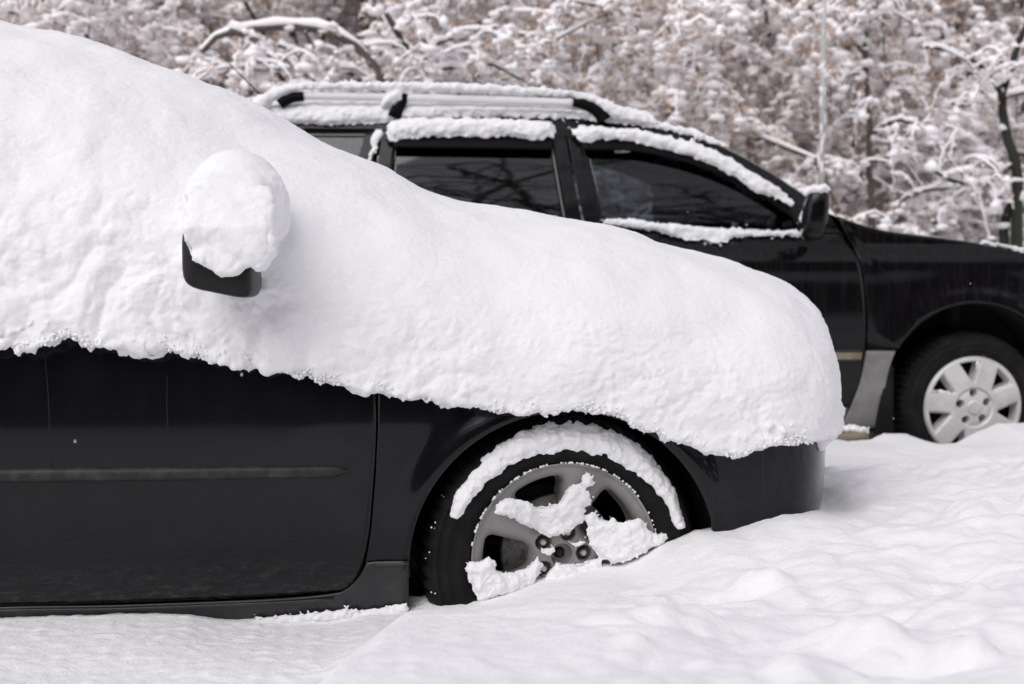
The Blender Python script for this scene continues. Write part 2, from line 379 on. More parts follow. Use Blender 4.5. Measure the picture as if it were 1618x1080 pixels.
    # mounds and clods
    for x, y, s, h in [(1.10, -.12, .05, .075), (1.30, .05, .09, .06), (1.42, .5, .12, .04),
                       (.75, -1.15, .12, .035), (.30, -1.2, .10, -.05), (.95, -.8, .14, -.045), (1.25, -.35, .10, -.04), (1.05, -.5, .07, .04), (.2, -1.55, .13, .03), (.58, -1.55, .10, -.055), (.35, -1.75, .1, .045), (-.12, -1.35, .08, .02), (1.6, .5, .16, .05), (1.5, -.5, .12, -.05)]:
        z = z+h*np.exp(-((((X-x)**2+(Y-y)**2)/(s*s))**1.5))
    z = z+m*(1-.85*wl)*(1-.75*sstep(1.0, 1.7, Y)*(1-sstep(3, 4, Y)))*(.034*fbm(P*2.2, 4)+.014*(np.abs(noise(P*4.5+3))*2-.5)+.008*(np.abs(noise(P*12+8))*2-.5))
    gr = np.random.default_rng(44); near = (np.abs(X) < 4) & (np.abs(Y) < 4)
    for x, y, s_ in zip(gr.uniform(-.2, 2.8, 110), gr.uniform(-1.7, 2.1, 110), .015+.06*gr.random(110)**2.5):
        q2_ = near & (np.abs(X-x) < 3*s_) & (np.abs(Y-y) < 3*s_); z[q2_] += ((m*(1-wl))[q2_])*s_*gr.choice([.6, .4, -.45])*np.exp(-((((X-x)[q2_]**2+(Y-y)[q2_]**2)/(s_*s_))**1.4))
    z = z+(1-.6*wl)*.005*fbm(P*4+9, 3)+.0045*(np.abs(noise(P*np.array([22, 30, 1])))*2-.5)*(1-.8*m)+.0014*noise(P*60)+.0010*noise(P*140)
    return z
def warp(lo, hi, n, a, b, far, m):
    c = np.linspace(lo, hi, n); t = (np.linspace(0, 1, m)[1:])**2.2
    return np.concatenate([(lo-(lo-a)*t)[::-1], c, hi+(b-hi)*t])
gx = warp(-1.7, 2.9, 520, -60, 60, 0, 50); gy = warp(-2.2, 2.7, 500, -60, 80, 0, 50)
GX, GY = np.meshgrid(gx, gy, indexing='ij'); GZ = ground_z(GX, GY)
g = make('snowy_ground', np.stack([GX, GY, GZ], -1).reshape(-1, 3), [grid_faces(len(gx), len(gy))], M_GROUND)
g['kind'] = 'structure'

# ================================================================== NEAR SEDAN
WC = at((893, 881), .035)                                  # hub of the front wheel
sedan = thing('snow_buried_sedan', 'black sedan in the foreground, buried under a thick blanket of fresh snow', 'car', (WC[0], .9, 0))
SO = np.array(sedan.location); SYC = .88
def SN(x, z):
    y = .020*((z-.54)/.24)**2+.30*np.clip(.335-z, 0, 1)**1.3
    r = np.hypot((x-WC[0])/1.03, z-WC[2]); return y-.014*np.exp(-((r-.358)/.035)**2)
def px_panel(name, bot, top, left, right, surf, matl, parent, nu=50, nv=30, thick=.018, f=crm, off=0, yc=None, label=None):
    G = coons(bot, top, left, right, nu, nv, f); P = at(G, surf, off); V, F = panel(P, thick)
    o = make(name, V, F, matl, parent, label=label)
    if yc is not None:
        V2, F2 = mirror(V, F, yc); make(name, V2, F2, matl, parent)
    return o
# doors
seam = [(546, 932), (562, 918), (574, 890), (583, 840), (590, 760), (594, 680), (594, 560)]
px_panel('front_door', [(-150, 962), (150, 953), (400, 943), (546, 932)], [(-150, 500), (200, 520), (594, 560)], [(-150, 962), (-150, 500)], seam, SN, M_PAINT, sedan, 90, 60, yc=SYC)
px_panel('rear_door', [(-900, 1030), (-500, 990), (-154, 962)], [(-900, 420), (-154, 500)], [(-900, 1030), (-900, 420)], [(-154, 962), (-154, 500)], SN, M_PAINT, sedan, 40, 20, yc=SYC)
# fender: rings between the wheel arch and the seam
th = np.linspace(R(185.5), R(-32), 150); v = np.linspace(0, 1, 26)
sw = at(np.array([(599, 884), (578, 891), (586.5, 840), (593.5, 760), (597.5, 680), (598, 560)]), SN)
ar = np.where(np.cos(th) < 0, .362, .350); arz = .348
ax, az = WC[0]+ar*np.cos(th), WC[2]+arz*np.sin(th)
def seamx(z): return np.interp(z, sw[1:, 2], sw[1:, 0])
rx = np.empty(len(th)); rz = np.empty(len(th))
for i, a in enumerate(th):
    best = 2.0
    for s in np.linspace(.2, .9, 1400):
        x, z = WC[0]+s*math.cos(a), WC[2]+s*math.sin(a)
        if x < seamx(z) or z > .76 or x > .47: best = s; break
    rx[i], rz[i] = WC[0]+best*math.cos(a), WC[2]+best*math.sin(a)
FX = ax[:, None]*(1-v)+rx[:, None]*v; FZ = az[:, None]*(1-v)+rz[:, None]*v
G = np.stack([FX, SN(FX, FZ), FZ], -1); V, F = panel(G[::-1], .02)
make('fender', V, F, M_PAINT, sedan); V2, F2 = mirror(V, F, SYC); make('fender', V2, F2, M_PAINT, sedan)
# bumper wrapping round the nose
def plan(xn, ph): return .4705+(xn-.4705)*np.sin(ph)**.8, .87*(1-np.cos(ph)**.8)
lo, hi = .5, 1.6
for _ in range(40):
    xn = (lo+hi)/2; ph = np.linspace(.001, math.pi/2, 200); X, Y = plan(xn, ph)
    if proj(np.stack([X, Y+.01, 0*X+.5], -1))[0].max() > 1302: hi = xn
    else: lo = xn
XN = xn
ph = np.linspace(0, math.pi, 130)
bx, by = plan(XN, np.minimum(ph, math.pi-ph)); by = np.where(ph > math.pi/2, 2*.87-by, by)
zz = np.linspace(.20, .70, 44); U, Z = np.meshgrid(np.arange(130), zz, indexing='ij')
inset = .020*((Z-.50)/.2)**2+.06*np.clip(.36-Z, 0, 1)/.16-.008*np.exp(-((Z-.535)/.02)**2)*0
nx = np.gradient(by); ny = -np.gradient(bx); L = np.hypot(nx, ny); nx, ny = nx/L, ny/L
BX = bx[U]-nx[U]*inset*sstep(0, 14, np.minimum(U, 129-U)); BY = by[U]+SN(.47, Z)*(1-sstep(0, 14, U))*(U < 65)-ny[U]*inset*sstep(0, 14, np.minimum(U, 129-U))
Pb = np.stack([BX, BY, Z], -1); V = Pb.reshape(-1, 3)
make('front_bumper', V, [grid_faces(130, 44)], M_PAINT, sedan)
# sill with its flared end in front of the wheel
px_panel('sill_panel', [(-900, 1120), (0, 1010), (350, 994), (646, 972)], [(-900, 1036), (-150, 968), (200, 956.5), (430, 947.5), (532, 938), (551, 929), (567, 913), (577, 896), (584, 888.5), (646, 887)],
         [(-900, 1120), (-900, 1036)], [(646, 972), (646, 887)], lambda x, z: SN(x, z)-.006+.0*x, M_SILL, sedan, 120, 14, yc=SYC)
V, F = tube(at(crm([(-900, 1040), (-150, 971), (200, 959.5), (430, 950.5), (528, 944.5)], 60), SN)+np.array([0, -.011, 0]), .0035, 6)
make('sill_ridge', V, F, M_SILL, sedan)
V, F = tube(at(crm([(592, 891.5), (620, 890), (646, 888.5)], 10), SN)+np.array([0, -.009, 0]), .003, 6); make('sill_ridge', V, F, M_SILL, sedan)
# dark strip closing the gap behind the panels
bg_ = Bag()
for x0, x1 in ((-2.6, -.36),):
    V, F = boxv(((x0+x1)/2, SYC, .47), (x1-x0, 1.62, .50)); bg_.add(V, F)
V, F = boxv((.50, SYC, .47), (.26, 1.1, .42)); bg_.add(V, F); V, F = boxv((0, SYC, .5), (.8, 1.0, .5)); bg_.add(V, F)
bg_.make('inner_structure', M_DARK, sedan)
# side moulding
def strip(name, top, bot, surf, matl, parent, out, n=80, yc=None):
    a, b = lin(top, n), lin(bot, n); k = 7; ph_ = np.linspace(0, 1, k)
    G = a[:, None]*(1-ph_[None, :, None])+b[:, None]*ph_[None, :, None]; P = at(G, surf)
    P[..., 1] -= out*np.abs(np.sin(np.clip(ph_, .0, 1)*math.pi))[None, :]**.25
    V, F = panel(P[:, ::-1], .006); make(name, V, F, matl, parent)
strip('side_moulding', [(-700, 744), (0, 739.5), (300, 737.5), (500, 734.5), (538, 735.5), (549, 740)], [(-700, 780), (0, 762.5), (300, 758.5), (500, 755), (538, 753), (549, 746)], SN, M_PLASTIC, sedan, .012)
# thin dark lines laid down the door skin
for line in ([(71, 560), (76, 620), (79, 680), (81, 738)], [(264, 592), (264, 650), (268, 700), (269, 738)]):
    V, F = tube(at(crm(line, 24), SN)+np.array([0, .0006, 0]), .0016, 5); make('dark_line', V, F, M_DARK, sedan)

# arch liners
def liner(cx, y0, dirn, name='arch_liner', parent=sedan, r=.374, zc=WC[2], depth=.30, matl=M_LINER):
    a = np.linspace(R(-35), R(182), 60); ys = [0, .05, .12, .2, depth]
    V = np.array([[cx+(r-(.012 if k % 2 else 0))*math.cos(t), y0+dirn*yy, zc+(r-(.012 if k % 2 else 0))*math.sin(t)] for k, yy in enumerate(ys) for t in a])
    b = np.array([[cx, y0+dirn*depth, zc]]); n = len(a); F = [grid_faces(5, n)]
    i = np.arange(n-1); F.append(np.stack([np.full(n-1, 5*n), 4*n+i, 4*n+i+1], -1)); make(name, np.concatenate([V, b]), F, matl, parent, smooth=True)
liner(WC[0], .004, 1); liner(WC[0], 2*SYC-.004, -1)

# wheels -----------------------------------------------------------
def tyre_mesh(R0, RI, W, nseg=180, sipes=60, groove=.006):
    prof = [(RI, .012), (RI+.006, .000), (RI+.012, .001), (RI+.02, -.006), (RI+(R0-RI)*.26, -.010), (RI+(R0-RI)*.28, -.0125), (RI+(R0-RI)*.31, -.0125), (RI+(R0-RI)*.33, -.012), (RI+(R0-RI)*.52, -.013), (RI+(R0-RI)*.54, -.0145), (RI+(R0-RI)*.57, -.0135), (RI+(R0-RI)*.59, -.011), (RI+(R0-RI)*.74, -.004), (RI+(R0-RI)*.755, -.0065), (RI+(R0-RI)*.80, -.002), (RI+(R0-RI)*.90, .014), (R0-.006, .026), (R0, .045),
            (R0+.001, .066), (R0-.007, .070), (R0-.007, .078), (R0+.001, .082), (R0+.001, W*.5)]
    prof = prof+[(r, W-y) for r, y in prof[::-1]]
    pr = np.array(prof); a = np.arange(nseg*2)*2*math.pi/(nseg*2)
    s = (np.sin(a*sipes) > .55).astype(float)
    edge = np.exp(-((pr[:, 0]-R0)/.012)**2)
    rr = pr[None, :, 0]-groove*s[:, None]*edge[None]
    V = np.stack([rr*np.cos(a)[:, None], np.broadcast_to(pr[None, :, 1], rr.shape), rr*np.sin(a)[:, None]], -1)
    return V.reshape(-1, 3), [grid_faces(len(a), len(pr), close_u=True)]
def sdf_box(p, q, hx, hy, r):
    dx, dy = np.abs(p)-hx+r, np.abs(q)-hy+r
    return np.hypot(np.maximum(dx, 0), np.maximum(dy, 0))+np.minimum(np.maximum(dx, dy), 0)-r
def polar_face(RO, RI, nr, na, depthf, cutf):
    """disc in the xz plane, outside towards -y; cutf<0 marks openings"""
    r = np.linspace(RI, RO, nr); a = np.arange(na)*2*math.pi/na
    A, Rr = np.meshgrid(a, r, indexing='ij'); X, Z = Rr*np.cos(A), Rr*np.sin(A)
    Y = depthf(X, Z, Rr, A); c = cutf(X, Z, Rr, A)
    F = grid_faces(na, nr, close_u=True); keep = (c.ravel()[F] > -.0045).any(1)
    return np.stack([X, Y, Z], -1).reshape(-1, 3), [F[keep][:, ::-1]]
ANG = [R(a) for a in (36, 108, 180, 252, 324)]; ANG = [a+R(1.5) for a in ANG]
def rim_cut(X, Z, Rr, A):
    c = np.full(X.shape, 9.)
    for a in ANG:
        p = X*math.cos(a)+Z*math.sin(a); q = -X*math.sin(a)+Z*math.cos(a)
        hw = .027+(p-.075)*.36                                       # widening outwards
        d = np.maximum(np.abs(q)-hw, np.maximum(.073-p, Rr-.178))
        k = .018; d1 = np.abs(q)-hw; d2 = .073-p; d3 = Rr-.183
        d = np.hypot(np.hypot(np.maximum(d1+k, 0), np.maximum(d2+k, 0)), np.maximum(d3+k, 0))-k
        d = np.where(np.maximum(np.maximum(d1, d2), d3) < -k, np.maximum(np.maximum(d1, d2), d3), d); c = np.minimum(c, d)
    return c
LUG = [R(a) for a in (147, 65, -5, -73, 217)]; LUG = [R(145.5+72*k) for k in range(5)]
def lugd(X, Z, rad): return np.min([np.hypot(X-.0515*math.cos(a), Z-.0515*math.sin(a)) for a in LUG], 0)-rad
def rim_depth(X, Z, Rr, A):
    c = rim_cut(X, Z, Rr, A)
    y = .030-.026*sstep(.08, .19, Rr)                                # dished: hub sits deeper than the lip
    y = y-.006*sstep(.2055, .2095, Rr)
    y = y+.022*np.exp(-np.maximum(c, 0)/.012)*(c < .08)              # spoke shoulders roll into the openings
    y = y+.055*sstep(.0008, -.004, c)
    y = y+.030*sstep(.0008, -.003, lugd(X, Z, .0185))+.03*sstep(.0265, .0235, Rr)+.003*np.exp(-((Rr-.031)/.002)**2)
    # shallow triangular relief between the lug holes
    return y
rim_me_V, rim_me_F = polar_face(.2135, .0005, 150, 540, rim_depth, lambda X, Z, r, a: rim_cut(X, Z, r, a))
def place(V, C, st=0., flip=False):
    V = V.copy(); c, s = math.cos(st), math.sin(st)
    if flip: V[:, 1] *= -1
    return np.stack([V[:, 0]*c-V[:, 1]*s, V[:, 0]*s+V[:, 1]*c, V[:, 2]], -1)+C
STEER = R(5)
WS = 1.04
def near_wheel(C, st, flip=False, full=True):
    fl = (lambda F: [f[:, ::-1] for f in F]) if flip else (lambda F: F)
    rim = make('wheel_rim', place(rim_me_V*WS, C, st, flip), fl(rim_me_F), M_RIM, sedan, label='grey five spoke alloy wheel rim' if full else None)
    V, F = tyre_mesh(.3165, .2125, .20); make('tyre', place(V*WS, C, st, flip), fl(F), M_RUBBER, sedan)
    b = Bag(); Pp = [(.2125, .012), (.208, .03), (.19, .05), (.188, .16), (.208, .19)]
    a = np.arange(90)*2*math.pi/90; V = np.array([[r*math.cos(t), y, r*math.sin(t)] for t in a for r, y in Pp]); make('rim_barrel', place(V*WS, C, st, flip), fl([grid_faces(90, 5, close_u=True)]), M_DARK, rim)
    a = np.arange(90)*2*math.pi/90; Pp = [(.03, .055), (.06, .055), (.065, .072), (.128, .075), (.132, .078), (.132, .098), (.03, .1)]
    V = np.array([[r*math.cos(t), y, r*math.sin(t)] for t in a for r, y in Pp]); make('brake_disc', place(V*WS, C, st, flip), fl([grid_faces(90, 7, close_u=True)[:, ::-1]]), M_DISC, rim)
    for k in LUG if full else []:
        a = np.arange(6)*math.pi/3; base = np.array([.0515*math.cos(k), 0, .0515*math.sin(k)]); rings = []
        for r, y in ((.0085, .055), (.0085, .036), (.006, .033), (.0001, .0325)):
            rings.append(np.stack([r*np.cos(a), np.full(6, y), r*np.sin(a)], -1)+base)
        V = np.concatenate(rings); F = np.concatenate([grid_faces(4, 6, close_v=True)]); make('lug_nut', place(V*WS, C, st, flip), [F], M_CHROME, rim, smooth=False)
    V, F = boxv((.0, .062, .0), (.026, .03, .026), .9); make('axle_nut', place(V*WS, C, st, flip), [F], M_LINER, rim)
    V, F = boxv((-.02, .125, .12), (.16, .05, .06), .3); make('brake_caliper', place(V*WS, C, st, flip), [F], M_DARK, rim)
    return rim
RIM = near_wheel(WC, STEER)
near_wheel(np.array([WC[0], 2*SYC-WC[1], WC[2]]), 0, True, False)
for yy, fl in ((WC[1], False), (2*SYC-WC[1], True)): near_wheel(np.array([WC[0]-2.65, yy, WC[2]]), 0, fl, False)

# wing mirror
mc = at((351, 409), -.145)
V, F = boxv((0, 0, 0), (.150, .125, .145), .36)
V[:, 2] += .20*V[:, 0]*0; V[:, 0] -= .00; V[V[:, 2] < 0, 2] += (-.20*(V[V[:, 2] < 0, 0]))
V = place(V, mc, R(-8)); make('wing_mirror', V, [F], M_MIRROR, sedan, label='black wing mirror capped with a block of snow')
V, F = boxv(at((392, 446), -.02), (.06, .12, .04), .4); make('mirror_arm', V, [F], M_MIRROR, sedan)

# the blanket of snow -------------------------------------------------
TOP = np.array([(-600, 5), (-300, 0), (0, 32), (100, 50), (170, 73), (300, 121), (395, 166), (500, 221), (600, 269), (700, 313), (780, 331), (870, 344), (960, 356), (1050, 386), (1130, 413), (1200, 441), (1245, 468), (1272, 502), (1296, 545), (1311, 592), (1320, 640), (1323, 670)], float)
LOW = np.array([(-900, 470), (0, 540), (60, 545), (110, 536), (150, 546), (200, 549), (260, 549), (330, 566), (420, 580), (500, 596), (560, 606), (600, 619), (650, 622), (700, 637), (780, 641), (830, 648), (900, 645), (970, 650), (1000, 667), (1050, 686), (1100, 705), (1150, 717), (1180, 712), (1230, 699), (1280, 696), (1310, 692)], float)
lw = at(LOW, -.02)
xs = np.concatenate([np.linspace(-3.9, -1.5, 60), np.linspace(-1.49, .56, 230), np.linspace(.565, XN+.045, 90)[:-1]])
xq = np.linspace(0, 1, 240)
lz = np.interp(xs, lw[:, 0], lw[:, 2]); lz = np.where(xs > .6, np.interp(xs, [.6, 1.2], [.555, .55]), lz)
rag = .010*n1(xs*14, 1, 5)+.007*n1(xs*60, 2, 3)
X0, XE = .40, XN+.05
pl = np.clip((xs-X0)/(XE-X0), 0, 1); A = .91*(1-pl**2.6)**(1/2.6)
tw = at(TOP, .45); zt = np.interp(xs, tw[:, 0], tw[:, 2]); zt = np.where(xs < -2.3, 1.55-.62*sstep(-2.3, -3.1, xs)-.3*sstep(-3.5, -3.9, xs), zt)
expo = 2.0+.55*sstep(-1.2, .1, xs); t = np.linspace(0, math.pi, 190)
def sect(zt):
    c = np.cos(t)[None]; s = np.sin(t)[None]; e = 2/expo[:, None]
    y = .86-A[:, None]*np.sign(c)*np.abs(c)**e; z = lz[:, None]+(zt-lz)[:, None]*np.abs(s)**e
    return np.stack([np.broadcast_to(xs[:, None], y.shape), y, z], -1)
mask = (xs > -1.6)
for _ in range(14):
    S = sect(zt); pxx, pyy, dd = proj(S); ycol = []
    # silhouette: the lowest picture row reached by any point that projects near each column
    cols = pxx.ravel(); rows = pyy.ravel(); bi = (cols/6).astype(int); mn = {}
    order = np.argsort(-rows); best = np.full(400, 1e9); ok = (bi >= -50) & (bi < 300)
    np.minimum.at(best, np.clip(bi[ok]+50, 0, 399), rows[ok])
    k = np.argmin(pyy, 1); cx = pxx[np.arange(len(xs)), k]; cyv = pyy[np.arange(len(xs)), k]; dv = dd[np.arange(len(xs)), k]
    tgt = np.interp(cx, TOP[:, 0], TOP[:, 1]); upd = (cyv-tgt)*dv/FPX
    # columns past the nose are limited by the end of the profile, so soften there
    zt = np.where(mask, zt+.8*upd, zt); zt = np.maximum(zt, lz+.02)
zt = np.convolve(np.pad(zt, 6, 'edge'), np.ones(13)/13, 'valid')
S = sect(zt)
dmp = sstep(0, .25, np.sin(t))[None]; S[..., 2] += rag[:, None]*np.exp(-(np.sin(t)/.10)**2)[None]; lz = lz+rag
PP = S.reshape(-1, 3)
nn = fbm(PP*3.2, 3).reshape(S.shape[:2]); S[..., 2] += .014*nn*dmp; S[..., 1] -= .012*nn
B = Bag(); n_, m_ = S.shape[:2]
B.add(S.reshape(-1, 3), [grid_faces(n_, m_), ])
# close bottom and ends
idx = np.arange(n_*m_).reshape(n_, m_); i = np.arange(n_-1)
B.F.append(np.stack([idx[i, 0], idx[i, -1], idx[i+1, -1], idx[i+1, 0]], -1))
for row in (0, n_-1):
    cidx = B.n; B.V.append(S[row].mean(0)[None]); B.n += 1; j = np.arange(m_)
    f = np.stack([np.full(m_, cidx), idx[row][j], idx[row][(j+1) % m_]], -1); B.F.append(f if row == 0 else f[:, ::-1])
# the block on the wing mirror
MZ = at((361, 338), -.125)[2]
V, F = boxv((0, 0, 0), (.172, .21, .20), .6); V[:, 0] += .05*V[:, 2]; V[:, 1] += .8*np.maximum(V[:, 2]+.03, 0); B.add(V+at((361, 338), -.125), F)
C, r = patch_blobs([(300, 350), (304, 300), (426, 300), (428, 396), (410, 424), (398, 416), (386, 418), (374, 424), (364, 430), (346, 428), (338, 418), (324, 412), (308, 412), (300, 398), (295, 376)], lambda x, z: -.214+.85*np.maximum(z-MZ+.03, 0), .005, .012, .16, .0, rr0 := np.random.default_rng(77))
V, F = blobs(C, r, ICO1, .12, rr0); B.add(V, F); V, F = blobs(C+np.array([0, .014, 0]), r*1.1, ICO1, .12, rr0); B.add(V, F)
V, F = boxv(at((374, 330), .01), (.235, .26, .27), 1.0); B.add(V, F)
# crumbs hanging along the lower edge
rr = np.random.default_rng(11); n = 3400
xx = rr.uniform(-2.2, .52, n); zl = np.interp(xx, xs, lz); rad = .0035+.008*rr.random(n)**2
C = np.stack([xx, -.045+.02*rr.random(n), zl+rr.normal(size=n)*.006+.004], -1); C[:, 1] = np.where(rr.random(n) < .5, -.02, C[:, 1])
V, F = blobs(C, rad, ICO1, .12, rr); B.add(V, F)
# crumbs on the flank above the edge, thinning upwards
n = 500; xx = rr.uniform(-1.8, .5, n); uu = rr.random(n)**2*.05; zl = np.interp(xx, xs, lz); ztt = np.interp(xx, xs, zt); ee = np.interp(xx, xs, expo)
yy = .86-.91*np.clip(1-(uu/(ztt-zl))**ee, 0, 1)**(1/ee)
V, F = blobs(np.stack([xx, yy+.004, zl+uu], -1), .005+.008*rr.random(n)**2, ICO1, .12, rr); B.add(V, F)
# overhang lumps at the nose corner
for px_, py_, Y_, r_ in [(1140, 706, -.03, .020), (1162, 712, -.03, .016), (1118, 700, -.03, .018), (1196, 702, -.01, .015), (1206, 705, -.01, .010), (1262, 692, .05, .018), (1288, 686, .1, .022), (1302, 672, .25, .03), (1309, 650, .3, .04), (1240, 694, .03, .016), (1178, 706, -.02, .013)]:
    c = at((px_, py_), Y_); C = c+rr.normal(size=(14, 3))*r_*.45; V, F = blobs(C, r_*(.4+.5*rr.random(14)), ICO1, .12, rr); B.add(V, F)
V, F = B.get()
MB = at((366, 338), -.17)
def blanket_disp(P, Nn):
    side = sstep(.75, .25, Nn[:, 2]); cab = sstep(-.15, -.75, P[:, 0])
    Q = P*np.array([1, 1, 1.15])
    W = Q+.03*np.stack([noise(Q*7), noise(Q*7+31), noise(Q*7+57)], -1)
    gate = .6+.4*sstep(-.35, .35, noise(Q*4.5+11))
    big = puff(W, 8, 1)*.015*(.12+.88*side)*(.3+.7*cab)
    mid = puff(W+5, 17, 1)*.0050*(.2+.8*side)*(.3+.7*cab)*gate
    fin = (puff(W+9, 36, 1)*.0026+puff(W+3, 75, 1)*.0016)*(.25+.75*side)*gate
    mir = np.exp(-((P[:, 0]-MB[0])/.11)**2-((P[:, 2]-MB[2])/.13)**2-((P[:, 1]-MB[1])/.12)**2)
    q_ = 1-.65*mir
    return big*q_+mid*q_+fin*q_+.0012*noise(Q*110)+.0018*fbm(W*15, 3)*(.4+.6*side)+.014*fbm(P*2.2, 2)+mir*(.007*fbm(W*9, 3))
snow_obj('snow_blanket', V, F, .0050, sedan, blanket_disp, M_SNOW, 'thick rounded blanket of fresh snow over roof, windows and bonnet')
n = 11000; xx = rr.uniform(-1.5, .56, n); zl = np.interp(xx, xs, lz); rad = .0012+.0036*rr.random(n)**2.2; cl = n1(xx*30, 77, 3)
V, F = blobs(np.stack([xx, -.050+.045*rr.random(n), zl-.004+np.abs(rr.normal(size=n))*.012-.006*cl], -1), rad, ICO1, .2, rr); make('snow_crumbs', V, [F], M_SNOW, sedan)['kind'] = 'stuff'

# snow on the wheel
rr = np.random.default_rng(21)
def tyre_pts(a, r, y): return place(WS*np.stack([r*np.cos(a), y, r*np.sin(a)], -1), WC, STEER)
n = 2600; a = rr.uniform(R(14), R(157), n); u = rr.random(n)
half = .0265*np.sin((a-R(8))/R(156)*math.pi)**.75*(1.05+.30*n1(a*9, 4)); rc = .2715+.003*np.sin(a)
B = Bag(); V, F = blobs(tyre_pts(a, rc+(u-.5)*2*half*1.05, -.020+.014*rr.random(n)+.040*np.clip(u-.45, 0, 1)), (.005+.010*rr.random(n)*np.sin(u*math.pi)), ICO1, .12, rr); B.add(V, F)
n = 600; a = rr.uniform(R(25), R(150), n); V, F = blobs(tyre_pts(a, .271+.010*rr.random(n), np.full(n, -.008)), .015*np.ones(n), ICO1, .1, rr); B.add(V, F)
V, F = B.get(); snow_obj('tyre_snow', V, F, .0028, RIM, lambda P, Nn: -.0005+.0045*fbm(P*26, 4)+.0012*noise(P*150), smooth_it=3)
n = 420; a = rr.uniform(R(-2), R(170), n); ok = n1(a*14, 9) > -.12
V, F = blobs(tyre_pts(a[ok], .2155+0*a[ok], np.full(ok.sum(), -.004)), .0010+.0028*rr.random(ok.sum())**2, ICO1, .15, rr); make('rim_edge_frost', V, [F], M_SNOW, RIM)['kind'] = 'stuff'
def px7(L): return [(680+x/4.258, 720+y/4.258) for x, y in L]
patches = [px7([(445, 370), (480, 300), (550, 280), (610, 300), (660, 335), (720, 352), (790, 350), (860, 325), (905, 270), (940, 220), (975, 190), (1010, 215), (1060, 250), (1075, 305), (1030, 330), (1030, 400), (990, 450), (940, 500), (880, 530), (810, 530), (740, 500), (660, 470), (560, 420)]),
           px7([(1060, 400), (1100, 380), (1140, 420), (1200, 450), (1280, 460), (1350, 440), (1400, 425), (1440, 460), (1445, 490), (1500, 520), (1500, 580), (1440, 640), (1380, 660), (1320, 700), (1210, 715), (1150, 670), (1080, 600), (1065, 500)]),
           px7([(1020, 130), (1060, 112), (1090, 150), (1095, 190), (1045, 215), (1020, 180)]),
           px7([(1490, 560), (1540, 520), (1600, 510), (1610, 545), (1550, 600), (1490, 620)]),
           px7([(350, 720), (390, 690), (425, 720), (430, 770), (520, 795), (590, 790), (650, 750), (720, 700), (745, 730), (730, 790), (680, 860), (560, 910), (330, 980), (290, 900), (240, 760), (270, 710), (300, 730)]),
           px7([(850, 725), (940, 735), (1010, 735), (1080, 710), (1135, 690), (1150, 770), (1000, 830), (800, 870), (740, 860), (800, 800), (820, 760)]),
           px7([(737, 612), (790, 625), (840, 605), (845, 645), (800, 672), (750, 660)]), px7([(920, 560), (970, 580), (1040, 560), (1030, 595), (980, 610), (935, 600)]),
           px7([(1195, 440), (1220, 410), (1250, 440), (1250, 465), (1200, 460)]), px7([(215, 430), (240, 425), (255, 465), (225, 475)])]
def wheel_surf(x, z):
    r = np.hypot(x-WC[0], z-WC[2]); return WC[1]+.030-.028*sstep(.08, .19, r)-.007+np.tan(STEER)*(x-WC[0])
B = Bag()
for k, p in enumerate(patches):
    s = wheel_surf if k not in (6, 7) else (lambda x, z: wheel_surf(x, z)+.008)
    C, r = patch_blobs(p, s, .003 if k < 6 else .0022, .011 if k < 6 else .004, .55 if k not in (6, 7) else .8, .25, rr); V, F = blobs(C, r, ICO1, .1, rr); B.add(V, F)
    C2 = C[r > .008].copy(); C2[:, 1] += .012; V, F = blobs(C2, r[r > .008]*1.1, ICO1, .1, rr); B.add(V, F)
V, F = B.get(); snow_obj('wheel_snow', V, F, .0026, RIM, lambda P, Nn: -.0022+.0055*fbm(P*30, 4)+.001*noise(P*170), smooth_it=2)
# loose crumbs on the tyre flank
n = 45; a = rr.uniform(R(150), R(200), n); V, F = blobs(tyre_pts(a, rr.uniform(.27, .315, n), rr.uniform(.0, .03, n)), .0012+.0025*rr.random(n)**3, ICO1, .15, rr); make('tyre_crumbs', V, [F], M_SNOW, RIM)['kind'] = 'stuff'
# snow lying on the sill end
C, r = patch_blobs([(400, 977), (480, 970), (535, 965), (546, 961), (560, 966), (610, 960), (642, 953), (646, 965), (560, 978), (430, 984)], lambda x, z: SN(x, z)-.012, .003, .009, .5, .3, rr)
V, F = blobs(C, r, ICO1, .12, rr); snow_obj('sill_snow', V, [F], .003, sedan, lambda P, Nn: puff(P, 70, .002))

# ================================================================== PARKED SUV BEHIND
SB = 2.655; UYC = SB+.89
WC2 = at((1537, 643), SB+.03)
suv = thing('parked_suv', 'black SUV with roof rails parked behind the buried sedan, lightly dusted with snow', 'car', (WC2[0]-1.3, UYC, 0))
def SS(x, z):
    body = SB+.022*((z-.74)/.33)**2-.010*np.exp(-((z-.975)/.07)**2); body = body+.75*(np.logaddexp(0, (z-1.015)/.018)*.018); gh = SB+.075+.12*(z-1.10)+.43*np.maximum(z-1.10, 0)**2
    k = sstep(1.06, 1.13, z); return body*(1-k)+gh*k
def sp(name, bot, top, left, right, matl=None, off=0., nu=40, nv=20, thick=.02, both=True, label=None, f=crm):
    return px_panel(name, bot, top, left, right, SS, matl or M_SUVPAINT, suv, nu, nv, thick, f, off, UYC if both else None, label)
DS = [(1343, 640), (1358, 600), (1366, 553), (1367, 493), (1360, 427), (1348, 396), (1330, 366)]
sp('front_door', [(985, 652), (1200, 648), (1330, 645), (1343, 640)], [(925, 356), (1100, 364), (1330, 366)], [(985, 652), (940, 480), (925, 356)], DS, nu=70, nv=50)
sp('rear_door', [(620, 665), (700, 660), (980, 652)], [(585, 345), (760, 350), (921, 356)], [(620, 665), (660, 560), (585, 345)], [(980, 652), (936, 480), (921, 356)])
sp('rear_quarter', [(330, 640), (480, 600), (655, 560)], [(330, 330), (450, 340), (581, 345)], [(330, 640), (330, 330)], [(655, 560), (581, 345)])
